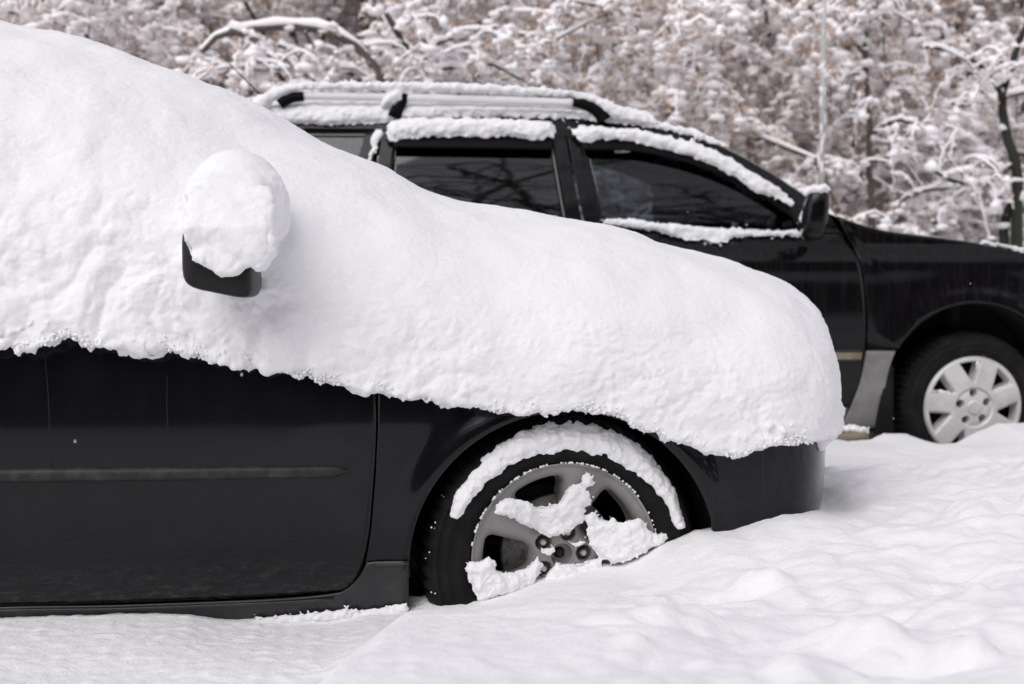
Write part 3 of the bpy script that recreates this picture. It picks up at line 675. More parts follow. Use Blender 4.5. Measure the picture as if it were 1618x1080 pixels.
roof_top = [(390, 182), (480, 180), (600, 180), (760, 180), (900, 184), (1000, 191), (1060, 203), (1100, 214), (1150, 236), (1200, 263), (1240, 288), (1275, 311), (1308, 335)]
roof_bot = [(390, 206), (480, 205), (600, 206), (620, 213), (760, 214), (875, 216), (920, 220), (1000, 222), (1080, 240), (1150, 270), (1205, 303), (1250, 341), (1266, 366)]
sp('roof_side', roof_bot, roof_top, [(390, 206), (390, 182)], [(1266, 366), (1308, 335)], nu=140, nv=12, f=crm)
sp('door_corner', [(1266, 367), (1330, 368)], [(1252, 343), (1306, 335)], [(1266, 367), (1252, 343)], [(1330, 368), (1306, 335)], off=.004)
sp('pillar', [(899, 356), (921, 356)], [(873, 212), (893, 212)], [(899, 356), (873, 212)], [(921, 356), (893, 212)], off=.003)
sp('pillar', [(925, 356), (955, 356)], [(896, 212), (920, 212)], [(925, 356), (896, 212)], [(955, 356), (920, 212)], off=.003)
sp('pillar', [(590, 300), (612, 300)], [(605, 205), (624, 205)], [(590, 300), (605, 205)], [(612, 300), (624, 205)], off=.003)
sp('pillar', [(553, 290), (583, 290)], [(580, 205), (600, 205)], [(553, 290), (580, 205)], [(583, 290), (600, 205)], off=.002)
# glass
sp('front_window', [(955, 358), (1100, 364), (1268, 368)], [(918, 212), (1000, 216), (1080, 234), (1150, 264), (1205, 298), (1252, 336)], [(955, 358), (918, 212)], [(1268, 368), (1252, 336)], M_GLASS_F, -.012, 60, 24, .004)
sp('rear_window', [(612, 350), (760, 354), (900, 357)], [(624, 208), (760, 208), (874, 210)], [(612, 350), (624, 208)], [(900, 357), (874, 210)], M_GLASS_R, -.012, 40, 20, .004)
sp('quarter_window', [(400, 300), (500, 300), (560, 300)], [(430, 204), (500, 204), (584, 204)], [(400, 300), (430, 204)], [(560, 300), (584, 204)], M_GLASS_R, -.012, 30, 20, .004)
M_SEALG = mat('worn_rubber_seal', (.16, .15, .14), .5)[0]
for k, pts in enumerate([[(871, 224), (881, 285), (892, 346)], [(919, 226), (936, 290), (953, 352)], [(626, 228), (616, 275), (612, 300)], [(600, 207), (590, 245), (578, 285)], [(480, 209.5), (530, 210), (592, 210)], [(480, 203), (530, 203.5), (600, 204)]]):
    V, F = tube(at(crm(pts, 20), SS, .004), .0045, 6); make('window_seal', V, F, M_SEALG if k == 0 else M_DARK, suv)
# wind deflectors over the side windows
def deflector(top, bot, out, n=60):
    a, b = crm(top, n), crm(bot, n); v_ = np.linspace(0, 1, 8)[None, :, None]; P = at(a[:, None]*(1-v_)+b[:, None]*v_, SS)
    P[..., 1] -= out*np.sin(np.linspace(.12, 1, 8)*math.pi/2)[None]; V, F = panel(P[:, ::-1], .004); make('wind_deflector', V, F, M_DEFL, suv)
M_DEFL = mat('smoked_acrylic', (.003, .003, .003), .5, spec=.1)[0]
deflector([(618, 205), (760, 205), (874, 207)], [(622, 234), (760, 236), (872, 238)], .035)
deflector([(912, 208), (1000, 213), (1080, 231), (1150, 260), (1205, 293), (1250, 333)], [(921, 238), (1000, 240), (1080, 257), (1150, 283), (1203, 313), (1250, 345)], .035)
# fender
AC = at((1537, 624), SB); AR = .41
th = np.linspace(R(149), R(-35), 130); v = np.linspace(0, 1, 24); ax, az = AC[0]+AR*np.cos(th), AC[2]+AR*np.sin(th)
sl = at(np.array([(1370, 553), (1371, 493), (1364, 427), (1352, 396), (1334, 366), (1310, 337)]), SS)
hl = at(crm([(1310, 337), (1340, 350), (1400, 366), (1480, 376), (1540, 384), (1618, 400), (1700, 424), (1770, 455)], 60), SS)
bl = at((1368, 553), SS)[2]; XN2 = hl[-1, 0]
fx = np.empty((len(th), len(v))); fz = fx.copy()
for i, a in enumerate(th):
    best = 1.6
    for s in np.linspace(.3, 1.3, 1400):
        x, z = AC[0]+s*math.cos(a), AC[2]+s*math.sin(a)
        if s > AR and (x < np.interp(z, sl[:, 2], sl[:, 0]) or z > np.interp(x, hl[:, 0], hl[:, 2]) or x > XN2 or z < bl and a > R(90) or z < .25): best = s; break
    ex, ez = AC[0]+best*math.cos(a), AC[2]+best*math.sin(a)
    if i == 0: ex, ez = sl[0, 0], bl
    fx[i] = ax[i]*(1-v)+ex*v; fz[i] = az[i]*(1-v)+ez*v
G = np.stack([fx, SS(fx, np.minimum(fz, 1.05))-.018*np.exp(-((np.hypot(fx-AC[0], fz-AC[2])-AR)/.085)**2), fz], -1); V, F = panel(G[::-1], .03)
make('fender', V, F, M_SUVPAINT, suv); V, F = mirror(V, F, UYC); make('fender', V, F, M_SUVPAINT, suv)
# bonnet, roof, windscreen
def across(name, edge, crown, fwd, matl, nv=24, e=2.4):
    v_ = np.linspace(0, 1, nv); w_ = 1-np.abs(2*v_-1)**e
    P = np.repeat(edge[:, None], nv, 1).copy(); P[..., 1] = edge[:, None, 1]*(1-v_)+(2*UYC-edge[:, None, 1])*v_
    P[..., 2] += crown*w_; P[..., 0] += fwd*w_; return make(name, P.reshape(-1, 3), [grid_faces(len(edge), nv)], matl, suv)
hl2 = hl.copy(); across('bonnet', hl2, .035, .05, M_SUVPAINT)
rt = at(crm(roof_top, 120), SS); kx = at((1062, 203), SS)[0]
across('roof', rt[rt[:, 0] <= kx], .03, .0, M_SUVPAINT)
across('windscreen', rt[rt[:, 0] >= kx-.01], .01, .16, M_GLASS_F)
V, F = boxv((hl[0, 0]+.08, UYC, hl[0, 2]-.14), (.35, 1.4, .12), .4); make('cowl', V, [F], M_DARK, suv)
V, F = boxv((rt[0, 0]+.03, UYC, .95), (.06, 1.55, 1.2), .2); make('tailgate', V, [F], M_SUVPAINT, suv)
V, F = boxv((XN2-.02, UYC, .62), (.22, 1.74, .55), .35); make('front_bumper', V, [F], M_SUVPAINT, suv)
ib = Bag()
x0 = rt[0, 0]; V, F = boxv(((x0+AC[0]-.5)/2, UYC, .62), (AC[0]-.5-x0, 1.62, .62)); ib.add(V, F); V, F = boxv((AC[0]+.1, UYC, .8), (1.1, 1.1, .5)); ib.add(V, F)
ib.make('inner_structure', M_DARK, suv)
# cladding, sill, mud flap, side step, inlay strip
sp('cladding', [(1330, 674), (1382, 677)], [(1371, 554), (1415, 554)], [(1330, 674), (1346, 642), (1361, 602), (1371, 554)], [(1382, 677), (1396, 622), (1405, 582), (1415, 554)], M_CLAD, .010, label='weathered grey plastic cladding in front of the wheel')
sp('sill_panel', [(700, 690), (1331, 674)], [(700, 664), (985, 655), (1340, 644)], [(700, 690), (700, 664)], [(1331, 674), (1340, 644)], M_CLAD, .004)
sp('inlay_strip', [(1000, 569), (1361, 568)], [(1000, 558), (1362, 557)], [(1000, 569), (1000, 558)], [(1361, 568), (1362, 557)], M_TAN, .012, 20, 6)
sp('door_moulding', [(1000, 574), (1361, 573)], [(1000, 553), (1363, 552)], [(1000, 574), (1000, 553)], [(1361, 573), (1363, 552)], M_PLASTIC, .007, 20, 6)
V, F = panel(at(coons([(1384, 700), (1412, 700)], [(1404, 580), (1412, 578)], [(1384, 700), (1390, 640), (1404, 580)], [(1412, 700), (1412, 578)], 8, 16), SB+.01), .03); make('mud_flap', V, F, M_RUBBER, suv)
e = at((1372, 690), SB-.07); V, F = tube(np.array([[e[0]-2.2, e[1], e[2]], [e[0]-.04, e[1], e[2]], [e[0]-.012, e[1], e[2]], [e[0], e[1], e[2]]]), [.032, .032, .026, .012], 16); make('side_step', V, F, M_TAN, suv, label='beige tubular side step with snow on its end')
# arch liner and wheels
liner(AC[0], SB+.012, 1, parent=suv, r=.425, zc=AC[2], depth=.35); liner(AC[0], 2*UYC-SB-.012, -1, parent=suv, r=.425, zc=AC[2], depth=.35)
V, F = tube(np.array([[AC[0]+.02, SB+.25, .45], [AC[0]+.0, SB+.22, .95]]), .03, 10); make('strut', V, F, M_DARK, suv)
CA = [R(94.5+k*360/7) for k in range(7)]
def cap_cut(X, Z, Rr, A):
    c = np.full(X.shape, 9.)
    for a in CA:
        p = X*math.cos(a)+Z*math.sin(a); q = -X*math.sin(a)+Z*math.cos(a); c = np.minimum(c, np.maximum(np.abs(q-.10*(p-.15))-(.006+(p-.115)*.50), np.maximum(.112-p, Rr-.196)))
    return c
def cap_depth(X, Z, Rr, A):
    c = cap_cut(X, Z, Rr, A); y = -.006-.012*np.sqrt(np.clip(1-(Rr/.225)**2, 0, 1))+.012*sstep(.210, .2235, Rr)
    y = y+.010*np.exp(-np.maximum(c, 0)/.004)+.05*sstep(.001, -.004, c)
    y = y+.010*sstep(.087, .082, Rr)-.006*sstep(.082, .060, Rr); a5 = [R(93+72*k) for k in range(5)]
    l = np.min([np.hypot(X-.062*math.cos(a), Z-.062*math.sin(a)) for a in a5], 0)-.0170
    return y+.045*sstep(.001, -.003, l)-.006*sstep(.031, .027, Rr)
CV, CF = polar_face(.2235, .0005, 110, 420, cap_depth, cap_cut)
def far_wheel(C, flip=False):
    fl = (lambda F: [f[:, ::-1] for f in F]) if flip else (lambda F: F)
    r = make('wheel_cover', place(CV*1.045, C, 0, flip), fl(CF), M_HUBCAP, suv, label='pale seven spoke plastic wheel cover'); V, F = tyre_mesh(.337, .2235, .215, sipes=64, groove=.009)
    make('tyre', place(V, C, 0, flip), fl(F), M_RUBBER, suv)
    for a in [R(93+72*k) for k in range(5)]:
        V, F = boxv((.062*math.cos(a), .03, .062*math.sin(a)), (.018, .02, .018), .8); make('lug_nut', place(V, C, 0, flip), fl([F]), M_DARK, r)
    V, F = boxv((0, -.012, 0), (.056, .014, .056), .9); make('centre_cap', place(V, C, 0, flip), fl([F]), M_RUST, r)
    V, F = boxv((0, .11, 0), (.42, .08, .42), .9); make('brake_drum', place(V, C, 0, flip), fl([F]), M_DARK, r); return r
CAP = far_wheel(WC2)
far_wheel(np.array([WC2[0], 2*UYC-WC2[1], WC2[2]]), True)
for yy, fl in ((WC2[1], False), (2*UYC-WC2[1], True)): far_wheel(np.array([WC2[0]-2.62, yy, WC2[2]]), fl)
# mirror
mc2 = at((1288, 338), SB-.17); V, F = boxv((0, 0, 0), (.104, .17, .225), .58); V[:, 0] += .10*V[:, 2]; V = place(V, mc2, R(-12)); make('wing_mirror', V, [F], M_SUVPAINT, suv)
V, F = tube(np.stack([at((1286, 372), SB-.14), at((1280, 376), SB-.05), at((1276, 372), SB+.03)]), .022, 10); make('mirror_arm', V, F, M_PLASTIC, suv)
# roof rails
def rail(yr, vis):
    f = lambda p: at(p, SB+.225)
    def fx_(P): P = P.copy(); P[:, 1] = yr; return P
    def bar(px_, rz, ry, m, name, k=10):
        V, F = tube(fx_(f(crm(px_, 24))), rz, k); V[:, 1] = yr+(V[:, 1]-yr)*ry; make(name, V, F, m, suv)
    bar([(476, 151), (520, 151.5), (626, 153)], .0185, .8, M_ALU, 'roof_rail'); bar([(638, 153.5), (777, 157), (850, 159.5), (909, 162)], .0185, .8, M_ALU, 'roof_rail')
    V, F = tube(fx_(f(crm([(905, 161), (920, 163), (935, 169), (948, 178), (956, 190)], 20))), np.linspace(.021, .034, 20), 12); make('rail_foot', V, F, M_DEFL, suv)
    V, F = tube(fx_(f(crm([(480, 152), (462, 154), (450, 159), (442, 165)], 20))), np.linspace(.021, .024, 20), 12); make('rail_foot', V, F, M_DEFL, suv)
    V, F = tube(fx_(f(np.array([(640, 148), (636, 158), (630, 168), (622, 186)], float))), np.array([.02, .023, .027, .032]), 12); make('rail_foot', V, F, M_DEFL, suv)
rail(SB+.225, True); rail(2*UYC-SB-.225, False)
V, F = tube(at(np.array([(338, 74), (372, 110), (405, 143), (425, 165)], float), UYC-.3), [.002, .0028, .004, .006], 6); make('aerial', V, F, M_DARK, suv)
# interior
for k, (px_, Y_, m_) in enumerate([(1080, SB+.42, M_SEAT), (1080, UYC+.42, M_SEAT2), (800, SB+.45, M_SEAT), (800, UYC+.42, M_SEAT)]):
    p = at((px_, 350), Y_); V, F = boxv((0, 0, 0), (.13, .46, .62), .35); V[:, 0] -= .22*V[:, 2]; b1 = make('seat_back', V+np.array([p[0], Y_, 1.0]), [F], m_, suv)
    V, F = boxv((0, 0, 0), (.10, .26, .17), .45); make('headrest', V+np.array([p[0]-.09, Y_, 1.37]), [F], m_, b1)
V, F = boxv((at((1255, 380), UYC)[0], UYC, 1.0), (.42, 1.4, .22), .4); make('dashboard', V, [F], M_SEAT, suv)
a = np.linspace(0, 2*math.pi, 40); cpt = at((1175, 348), SB+.45); V, F = tube(np.stack([cpt[0]+.07*np.sin(a), cpt[1]+.18*np.cos(a), 1.08+.17*np.sin(a)], -1), .014, 8, False); make('steering_wheel', V, F, M_DARK, suv)

# snow on the SUV
rr = np.random.default_rng(33)
def suv_snow(name, polys, surf, rmin, rmax, dens, vox=.0075, out=.3, parent=suv, extra=None):
    B = Bag()
    for p in polys:
        C, r = patch_blobs(p, surf, rmin, rmax, dens, out, rr); V, F = blobs(C, r, ICO1, .12, rr); B.add(V, F)
        V, F = blobs(C+np.array([0, .6, .1])*r[:, None], r, ICO1, .12, rr); B.add(V, F)
    if extra: extra(B)
    V, F = B.get(); return snow_obj(name, V, F, vox, parent, lambda P, Nn: -.0035+.007*fbm(P*20, 3)+puff(P, 45, .003)+.002*noise(P*110), M_FARSNOW)
YR = SB+.215
suv_snow('rail_snow', [[(396, 166), (412, 150), (432, 138), (475, 131), (620, 129.5), (770, 133), (900, 142), (935, 150), (972, 165), (1010, 181), (1044, 196), (1000, 193), (965, 182), (940, 162), (905, 153), (777, 147), (640, 143), (626, 142), (476, 142), (450, 148), (432, 160), (424, 172), (400, 174)],
                       [(606, 152), (622, 144), (636, 144), (634, 156), (620, 166), (600, 168)]], lambda x, z: YR+0*x, .0055, .022, .45)
def slab(B):
    ed = at(crm([(400, 176), (480, 174), (600, 174), (760, 174), (900, 178), (980, 186), (1035, 197)], 60), SB+.26); v_ = np.linspace(0, 1, 20)
    for sgn in (1,):
        P = np.repeat(ed[:, None], 20, 1).copy(); P[..., 1] = (SB+.22)*(1-v_)+(2*UYC-SB-.22)*v_; P[..., 2] += .03*(1-np.abs(2*v_-1)**2.4)+.0
        T = P.copy(); T[..., 2] += .055*(1-np.abs(2*v_-1)**8)+.01; n_ = P.shape[0]*20
        idx = np.arange(n_).reshape(-1, 20); ring = np.concatenate([idx[:, 0], idx[-1, 1:], idx[-2::-1, -1], idx[0, -2:0:-1]]); j = np.roll(ring, -1)
        B.add(np.concatenate([P.reshape(-1, 3), T.reshape(-1, 3)]), [grid_faces(60, 20)[:, ::-1], grid_faces(60, 20)+n_, np.stack([ring, j, j+n_, ring+n_], -1)])
suv_snow('roof_snow', [[(396, 172), (420, 166), (520, 165), (620, 163), (640, 168), (760, 170), (900, 173), (960, 178), (1010, 184), (1046, 196), (1030, 199), (980, 194), (900, 186), (800, 184), (700, 185), (640, 189), (600, 193), (520, 196), (440, 194), (405, 186)],
                       [(1000, 186), (1050, 194), (1100, 206), (1152, 229), (1148, 233), (1095, 216), (1045, 204), (1000, 197)]], SS, .006, .024, .42, extra=slab, out=.5)
off = lambda d: (lambda x, z: SS(x, z)-d)
suv_snow('deflector_snow', [[(612, 202), (618, 192), (650, 188), (760, 189), (868, 193), (877, 204), (876, 218), (866, 214), (850, 219), (800, 214), (700, 214), (640, 217), (622, 222), (614, 216)]], off(.03), .006, .026, .5)
suv_snow('deflector_snow', [[(903, 206), (915, 199), (1000, 205), (1080, 222), (1120, 236), (1160, 256), (1200, 281), (1232, 301), (1254, 320), (1249, 323), (1225, 311), (1195, 302), (1160, 277), (1120, 257), (1080, 242), (1040, 231), (1000, 222), (950, 218), (922, 225), (912, 214)]], off(.03), .006, .024, .6)
suv_snow('sill_snow', [[(950, 349), (962, 345), (1040, 352), (1120, 360), (1200, 364), (1262, 364), (1273, 368), (1268, 374), (1200, 371), (1165, 375), (1140, 382), (1125, 380), (1080, 378), (1050, 366), (1000, 358), (958, 352)], [(860, 347), (878, 340), (892, 346), (892, 352), (862, 352)],
                       [(1128, 380), (1134, 376), (1136, 383), (1130, 385)]], off(.012), .004, .014, .8, .006)
suv_snow('window_snow', [[(584, 222), (594, 204), (605, 204), (603, 216), (597, 228), (588, 232)], [(582, 246), (592, 228), (598, 230), (594, 242), (586, 252)], [(578, 252), (584, 248), (588, 252), (583, 259), (578, 257)]], off(.006), .003, .012, 1.0, .006)
mp2 = lambda x, z: mc2[1]-.06+0*x
suv_snow('mirror_snow', [[(1271, 308), (1274, 298), (1282, 293), (1294, 295), (1305, 304), (1306, 316), (1298, 309), (1286, 304), (1274, 306)]], mp2, .006, .022, 1.4, .006, .1, extra=lambda B: B.add(*[x for x in blobs(mc2+np.array([.012, .03, .108])+rr.normal(size=(30, 3))*np.array([.015, .045, .005]), .017+0*np.arange(30.), ICO1, .1, rr)][:2]))
suv_snow('mirror_snow', [[(1262, 345), (1268, 328), (1276, 330), (1275, 350), (1268, 360)]], lambda x, z: SB-.02+0*x, .005, .012, 1.4, .006)
suv_snow('bonnet_snow', [[(1532, 380), (1580, 384), (1640, 397), (1760, 440), (1760, 446), (1640, 404), (1580, 391)]], lambda x, z: SB+.12+0*x, .006, .014, .8, .007)
suv_snow('step_snow', [[(1328, 672), (1350, 672), (1368, 677), (1374, 686), (1362, 684), (1328, 680)]], lambda x, z: SB-.085+0*x, .006, .016, 1.2, .006)
def p3(L): return [(1360+x/4.5, 480+y/4.5) for x, y in L]
suv_snow('cover_snow', [p3([(500, 610), (560, 605), (650, 635), (640, 645), (560, 630), (500, 620)]), p3([(920, 610), (1000, 580), (1070, 550), (1080, 565), (1010, 600), (930, 625)]), p3([(822, 395), (850, 385), (848, 420), (825, 480), (815, 470)]), p3([(555, 490), (580, 480), (575, 505), (560, 510)]), p3([(725, 385), (800, 380), (800, 390), (730, 395)])], lambda x, z: WC2[1]-.006+0*x, .002, .007, 2.5, .004, .2, CAP)['kind'] = 'stuff'

# ================================================================== POLE
pp = at((1298, 300), 5.4)
V, F = tube(np.array([[pp[0], 5.4, .0], [pp[0], 5.4, 2.2], [pp[0]+.006, 5.4, 4.6]]), [.019, .018, .017], 14); pole = make('metal_pole', V, F, M_POLE)
pole['label'] = 'thin pale snow-plastered metal pole standing in front of the shrubs'; pole['category'] = 'pole'
n = 90; a = rr.uniform(math.pi*.9, math.pi*1.9, n); C = np.stack([pp[0]+.018*np.cos(a), 5.4+.018*np.sin(a), rr.uniform(.4, 4.4, n)], -1)
V, F = blobs(C, np.stack([.004+.007*rr.random(n), .004+.006*rr.random(n), .02+.04*rr.random(n)], -1), ICO1, .1, rr); make('pole_snow', V, [F], M_TREESNOW, pole)['kind'] = 'stuff'

# ================================================================== TREES AND SHRUBS
class Plant:
    def __init__(s, seed): s.r = np.random.default_rng(seed); s.wood = Bag(); s.C = []; s.S = []; s.L = []; s.tubes = Bag()
    def limb(s, P, r, n=5): V, F = tube(P, r, n, False); s.wood.add(V, F)
    def load(s, P, r, lum=1.):
        """snow ridge lying on a branch"""
        P = np.asarray(P); T = np.gradient(P, axis=0); flat = np.clip(1.25-np.abs(T[:, 2])/(np.linalg.norm(T, axis=1)+1e-9), .15, 1)
        rr_ = r*flat*(.75+.5*s.r.random(len(P)))*lum; V, F = tube(P+np.stack([0*rr_, 0*rr_, rr_*.75+.004], -1), rr_, 5, False); s.tubes.add(V, F)
    def grow(s, p, d, L, r, depth, droop, k=7):
        g = s.r; P = [np.array(p, float)]; d = np.array(d, float)
        for i in range(k):
            d = d+g.normal(size=3)*.24; d[2] -= droop*(i+1)/k; d /= np.linalg.norm(d); P.append(P[-1]+d*L/k)
        P = np.array(P); rad = np.linspace(r, r*.45, k+1)
        s.limb(P, rad, 6 if depth > 1 else 3); s.load(P, rad*(.75 if depth > 1 else 1)+(.009 if depth > 1 else .0115))
        return P
    def clump(s, P, n, sp_, sz):
        g = s.r; i = g.integers(1, len(P), n); s.C.append(P[i]+g.normal(size=(n, 3))*sp_); z = sz*(.42+g.random(n)**3*1.5)
        s.S.append(np.stack([z*(.55+1.3*g.random(n)), z*(.55+1.1*g.random(n)), z*(.5+.4*g.random(n))], -1))
    def leaves(s, P, n, sp_):
        g = s.r; i = g.integers(0, len(P), n); s.L.append(P[i]+g.normal(size=(n, 3))*sp_+np.array([0, 0, -.02]))
    def bush(s, H, W, stems, sub, twig, leafn, clumps, csz=.030):
        g = s.r
        for _ in range(stems):
            a = g.uniform(0, 2*math.pi); lean = g.uniform(.1, .75)*W/H*1.3
            P = s.grow((.25*math.cos(a)*g.random(), .25*math.sin(a)*g.random(), 0), (lean*math.cos(a), lean*math.sin(a), 1), H*g.uniform(.75, 1.1), g.uniform(.016, .034), 3, .35, 9)
            s.clump(P, 50, .022, .026)
            for _ in range(sub):
                q = P[g.integers(2, len(P))]; a2 = g.uniform(0, 2*math.pi); Q = s.grow(q, (math.cos(a2), math.sin(a2), g.uniform(.0, .9)), W*g.uniform(.25, .5), .010, 2, .8, 7)
                s.clump(Q, 22, .018, .024); s.leaves(Q, 6, .07)
                for _ in range(twig+3):
                    t_ = Q[g.integers(1, len(Q))]; a3 = g.uniform(0, 2*math.pi); T = s.grow(t_, (math.cos(a3), math.sin(a3), g.uniform(-.5, .7)), g.uniform(.18, .42), .0035, 1, .7, 4)
                    s.clump(T, clumps, .013, csz); s.leaves(T, leafn, .05)
    def meshes(s, bark, leaf):
        g = s.r; out = []
        V, F = s.wood.get(); out.append(('trunk', mesh_np('wood', V, F, True, [bark])))
        B = Bag(); C = np.concatenate(s.C); S = np.concatenate(s.S); V, F = blobs(C, S, ICO1, .16, g); B.add(V, F); V, F = s.tubes.get(); B.add(V, F)
        V, F = B.get(); out.append(('snow_load', mesh_np('snow', V, F, True, [M_TREESNOW])))
        if s.L:
            L = np.concatenate(s.L); n = len(L); sz = g.uniform(.014, .034, n)[:, None]
            u = g.normal(size=(n, 3)); u /= np.linalg.norm(u, axis=1)[:, None]; w_ = np.cross(u, g.normal(size=(n, 3))); w_ /= np.linalg.norm(w_, axis=1)[:, None]; nn_ = np.cross(u, w_)
            V = np.stack([L-u*sz, L+w_*sz*.55+nn_*sz*.3, L+u*sz, L-w_*sz*.55+nn_*sz*.3], 1).reshape(-1, 3); out.append(('leaves', mesh_np('leaves', V, [np.arange(4*n).reshape(n, 4)], False, [leaf])))
        return out
def plant(name, label, cat, meshes, loc, rz=0, sc=1., group=None):
    o = thing(name, label, cat, loc, group); o.rotation_euler.z = rz; o.scale = (sc, sc, sc)
    for nm, me in meshes: c = link(nm, me, o); 
    return o
K1 = Plant(1); K1.bush(3.9, 2.3, 12, 10, 8, 14, 17, .0235); m1 = K1.meshes(M_BARK, M_LEAF)
K2 = Plant(2); K2.bush(4.5, 2.4, 12, 10, 8, 14, 17, .0225); m2 = K2.meshes(M_BARK, M_LEAF)
K3 = Plant(3); K3.bush(4.9, 2.3, 12, 10, 8, 8, 14, .0215); m3 = K3.meshes(M_BARK, M_LEAF2)
spots = [  # px, Y, mesh, scale, name, label
    (30, 7.2, m3, .95, 'snowy_shrub', 'snow-laden shrub with green-brown gaps above the roof of the buried sedan, farthest left'),
    (230, 7.6, m2, .95, 'snowy_shrub', 'snow-laden shrub with small brown leaves left of the arching branch'),
    (470, 8.0, m1, 1.05, 'snowy_shrub', 'snow-covered shrub behind the arching branch and the rear end of the roof rail'),
    (700, 7.6, m3, 1.0, 'snowy_shrub', 'twiggy grey shrub behind the middle of the roof rail'),
    (900, 7.4, m1, 1.05, 'snowy_shrub', 'snow-covered shrub behind the front foot of the roof rail'),
    (1090, 7.0, m2, 1.0, 'snowy_shrub', 'dense brown-leaved shrub under snow above the SUV windscreen'),
    (1215, 7.8, m1, 1.15, 'snowy_shrub', 'brown-leaved snowy shrub directly left of the thin pale pole'),
    (1400, 8.6, m3, 1.0, 'snowy_shrub', 'thin grey twiggy shrub right of the thin pale pole'),
    (1560, 8.8, m3, 1.05, 'snowy_shrub', 'grey twiggy shrub beside the dark mossy trunk, farthest right')]
for k, (px_, Y_, me_, sc_, nm_, lb_) in enumerate(spots):
    Y_ += 1.3; p = at((px_, 400), Y_); plant(nm_, lb_, 'shrub', me_, (p[0], Y_, .1), k*1.9+.4, sc_, 'snow-laden shrubs behind the SUV')
kk = 0
for Y_, x0_, x1_, st in ((10.6, -4.6, 7.5, 1.45), (12.6, -5.4, 9.4, 1.6), (15.5, -7, 11.5, 1.8)):
    x = x0_
    while x < x1_:
        kk += 1; me_ = (m2, m3, m1)[kk % 3] if x < 3.2 else (m3, m3, m2)[kk % 3]
        plant('snowy_tree', 'snow-covered leafy tree of the dense wood behind the front row of shrubs', 'tree', me_, (x+.5*math.sin(kk*2.3), Y_+.6*math.sin(kk*1.3), .1), kk*2.4, 1.25+.10*math.sin(kk)+(Y_-10)*.09, 'snow-covered trees of the wood'); x += st
# tree with the thick arching branches
def drawn_tree(name, label, seed, limbs, Y_, twn, bark, matleaf, lum=1.0, group=None):
    k = Plant(seed)
    for pts, r, dy in limbs:
        P = at(crm(pts, 26), Y_); P[:, 1] += np.linspace(0, dy, len(P))+.04*n1(np.linspace(0, 4, len(P)), seed)
        P[:, 2] += .02*n1(np.linspace(0, 6, len(P)), seed+3); rad = np.linspace(r[0], r[1], len(P)); k.limb(P, rad, 8); k.load(P, rad*.85+.012, lum)
        k.clump(P, 14, .02, .035)
        for _ in range(twn):
            q = P[k.r.integers(3, len(P))]
            if q[2] < 1.3: continue
            a = k.r.uniform(0, 2*math.pi); T = k.grow(q, (math.cos(a), .5*math.sin(a), k.r.uniform(-.3, .9)), k.r.uniform(.25, .7), .006, 1, .6, 6); k.clump(T, 6, .02, .028); k.leaves(T, 3, .05)
            for _ in range(3):
                a = k.r.uniform(0, 2*math.pi); U_ = k.grow(T[k.r.integers(2, 6)], (math.cos(a), math.sin(a), k.r.uniform(-.4, .6)), .25, .003, 1, .6, 4); k.clump(U_, 4, .02, .026); k.leaves(U_, 3, .05)
    ms = k.meshes(bark, matleaf); b = at(limbs[0][0][-1], Y_); o = thing(name, label, 'tree', (b[0], Y_, 0), group)
    for nm, me in ms:
        n_ = len(me.vertices); co = np.empty(n_*3); me.vertices.foreach_get('co', co); co = co.reshape(-1, 3)-np.array([b[0], Y_, 0]); me.vertices.foreach_set('co', co.ravel()); link(nm, me, o)
    return o
drawn_tree('arching_tree', 'tree with thick arching branches capped with snow above the rear of the SUV roof', 51,
    [([(318, 82), (345, 56), (400, 44), (480, 42), (530, 56), (575, 84), (610, 140), (640, 260), (660, 420), (665, 600)], (.020, .055), 0), ([(365, 46), (400, 62), (425, 92), (440, 120), (470, 150)], (.028, .016), -.1),
     ([(482, 50), (500, 90), (515, 130), (540, 180)], (.016, .010), .1), ([(440, 70), (500, 95), (560, 120), (600, 150)], (.012, .016), .15), ([(470, 85), (480, 110), (520, 160)], (.01, .012), -.1), ([(330, 120), (380, 105), (430, 75)], (.01, .018), .1),
     ([(610, 20), (640, 70), (655, 120), (650, 200)], (.02, .035), .3), ([(655, 110), (690, 70), (740, 50)], (.02, .01), .2), ([(655, 130), (700, 110), (760, 100), (830, 120)], (.018, .010), .1)], 6.3, 5, M_BARK, M_LEAF)
drawn_tree('mossy_tree', 'dark mossy leaning trunk at the right edge of the picture', 61,
    [([(1640, 10), (1612, 60), (1600, 110), (1585, 150), (1590, 210), (1604, 270), (1606, 400), (1610, 620)], (.022, .060), 0), ([(1585, 160), (1560, 120), (1500, 90), (1440, 80)], (.025, .012), -.2), ([(1600, 260), (1560, 285), (1500, 290), (1450, 270)], (.022, .012), -.2),
     ([(1618, 300), (1600, 330), (1592, 380), (1590, 500)], (.03, .05), .2)], 6.2, 5, M_MOSS, M_LEAF2, .6)
drawn_tree('slender_tree', 'slender grey tree with bowed side branches right of the thin pale pole', 71,
    [([(1362, -30), (1366, 60), (1372, 160), (1374, 260), (1376, 400), (1378, 620)], (.016, .036), 0), ([(1376, 215), (1392, 198), (1420, 194), (1448, 208), (1466, 240)], (.022, .010), -.2), ([(1376, 380), (1410, 330), (1440, 306), (1490, 300), (1530, 310)], (.022, .010), -.2),
     ([(1374, 290), (1350, 262), (1320, 255)], (.018, .010), .1), ([(1404, 260), (1402, 225), (1412, 198)], (.010, .012), -.1), ([(1368, 60), (1390, 20), (1430, -10)], (.014, .008), 0), ([(1368, 90), (1340, 40), (1320, 10)], (.014, .008), 0)], 6.6, 5, M_BARK, M_LEAF2, .8)
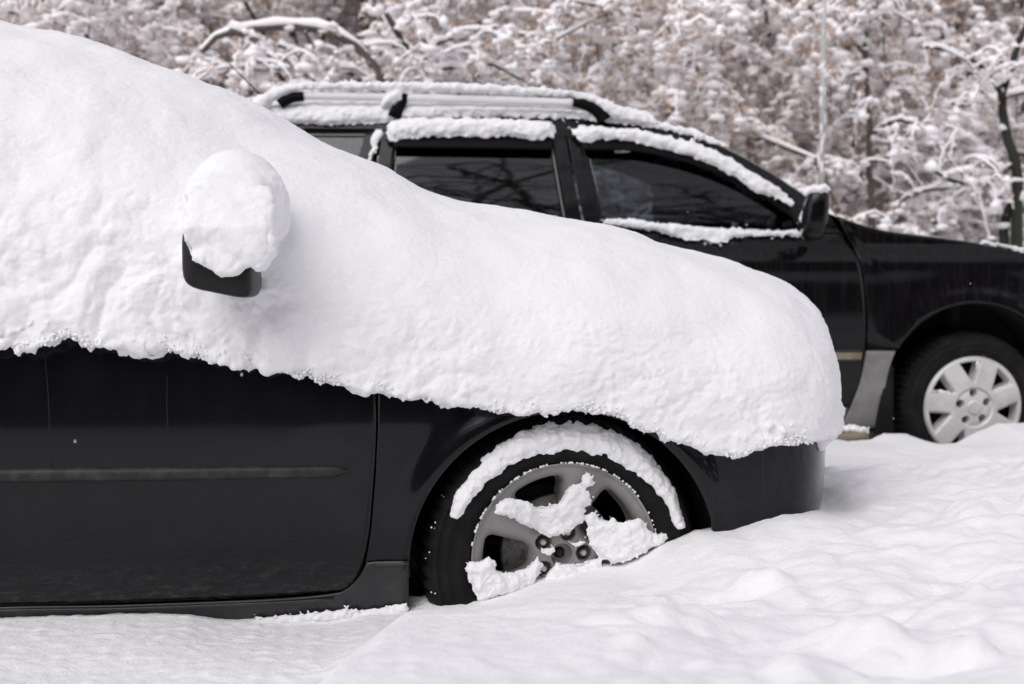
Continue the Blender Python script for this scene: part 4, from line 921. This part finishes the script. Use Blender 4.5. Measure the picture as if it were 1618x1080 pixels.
drawn_tree('forked_shrub', 'dark forked twigs showing through the snow above the middle of the roof rail', 81,
    [([(800, 60), (790, 85), (770, 110), (720, 150), (700, 300), (700, 600)], (.008, .02), 0), ([(720, 150), (760, 115), (800, 100), (870, 110)], (.014, .008), 0), ([(590, 5), (600, 50), (640, 90), (680, 100)], (.014, .010), 0), ([(745, 140), (790, 150), (850, 130)], (.010, .008), 0)], 6.9, 6, M_BARK, M_LEAF, .8)
# trees and building added out of view so paint and glass have reflections
K4 = Plant(9); g4 = K4.r
for _ in range(5):
    a = g4.uniform(0, 2*math.pi); P = K4.grow((0, 0, 0), (.35*math.cos(a), .35*math.sin(a), 1), g4.uniform(7, 9), .09, 3, .1, 9)
    for _ in range(9):
        a = g4.uniform(0, 2*math.pi); Q = K4.grow(P[g4.integers(2, 10)], (math.cos(a), math.sin(a), g4.uniform(.2, .9)), g4.uniform(1.5, 3), .035, 2, .3, 7)
        for _ in range(8):
            a = g4.uniform(0, 2*math.pi); K4.grow(Q[g4.integers(1, 8)], (math.cos(a), math.sin(a), g4.uniform(-.3, .8)), g4.uniform(.6, 1.3), .012, 1, .4, 5)
V, F = K4.wood.get(); m4 = [('trunk', mesh_np('wood', V, F, True, [M_BARK]))]
for k, (x, y) in enumerate(((-1.2, -12.5), (.4, -13.8), (1.9, -10.8), (4.0, -13), (6.2, -11.2), (8.8, -12.8))):
    plant('added_bare_tree', 'bare dark tree added across the road, seen only mirrored in the car windows', 'tree', m4, (x, y, .1), k*1.7, 1.45+.1*math.sin(k*3), 'trees added across the road')
hb = thing('added_building', 'long dark brick building added across the road out of view, for the black paint to mirror', 'building', (0, -24, 0))  # unseen building, added to give the paint something dark to mirror
M_WALL = speck('dark_brick', (.055, .038, .03), (.035, .026, .022), 3, .9)
V, F = boxv((0, -24, 4.6), (44, 7, 9.4), .05); make('wall', V, [F], M_WALL, hb, smooth=False)
V, F = boxv((0, -24, 9.45), (45, 8, .35), .05); make('roof', V, [F], M_TREESNOW, hb, smooth=False)
for k in range(12):
    for z in (1.6, 4.6, 7.6): V, F = boxv((-19+k*3.5, -20.48, z), (1.3, .1, 1.5), .05); make('window', V, [F], M_GLASS_R, hb, smooth=False)
# a few flakes still in the air
n = 150; C = np.stack([rng.uniform(-1.6, 3.2, n), rng.uniform(-1.2, 4.5, n), rng.uniform(.3, 2.6, n)], -1)
V, F = blobs(C, np.stack([.0012+0*C[:, 0], .0012+0*C[:, 0], .0022+0*C[:, 0]], -1), ICO1, .2); fl_ = make('falling_snowflakes', V, [F], M_TREESNOW); fl_['kind'] = 'stuff'; fl_['label'] = 'loose snowflakes drifting through the air'; fl_['category'] = 'snowflakes'
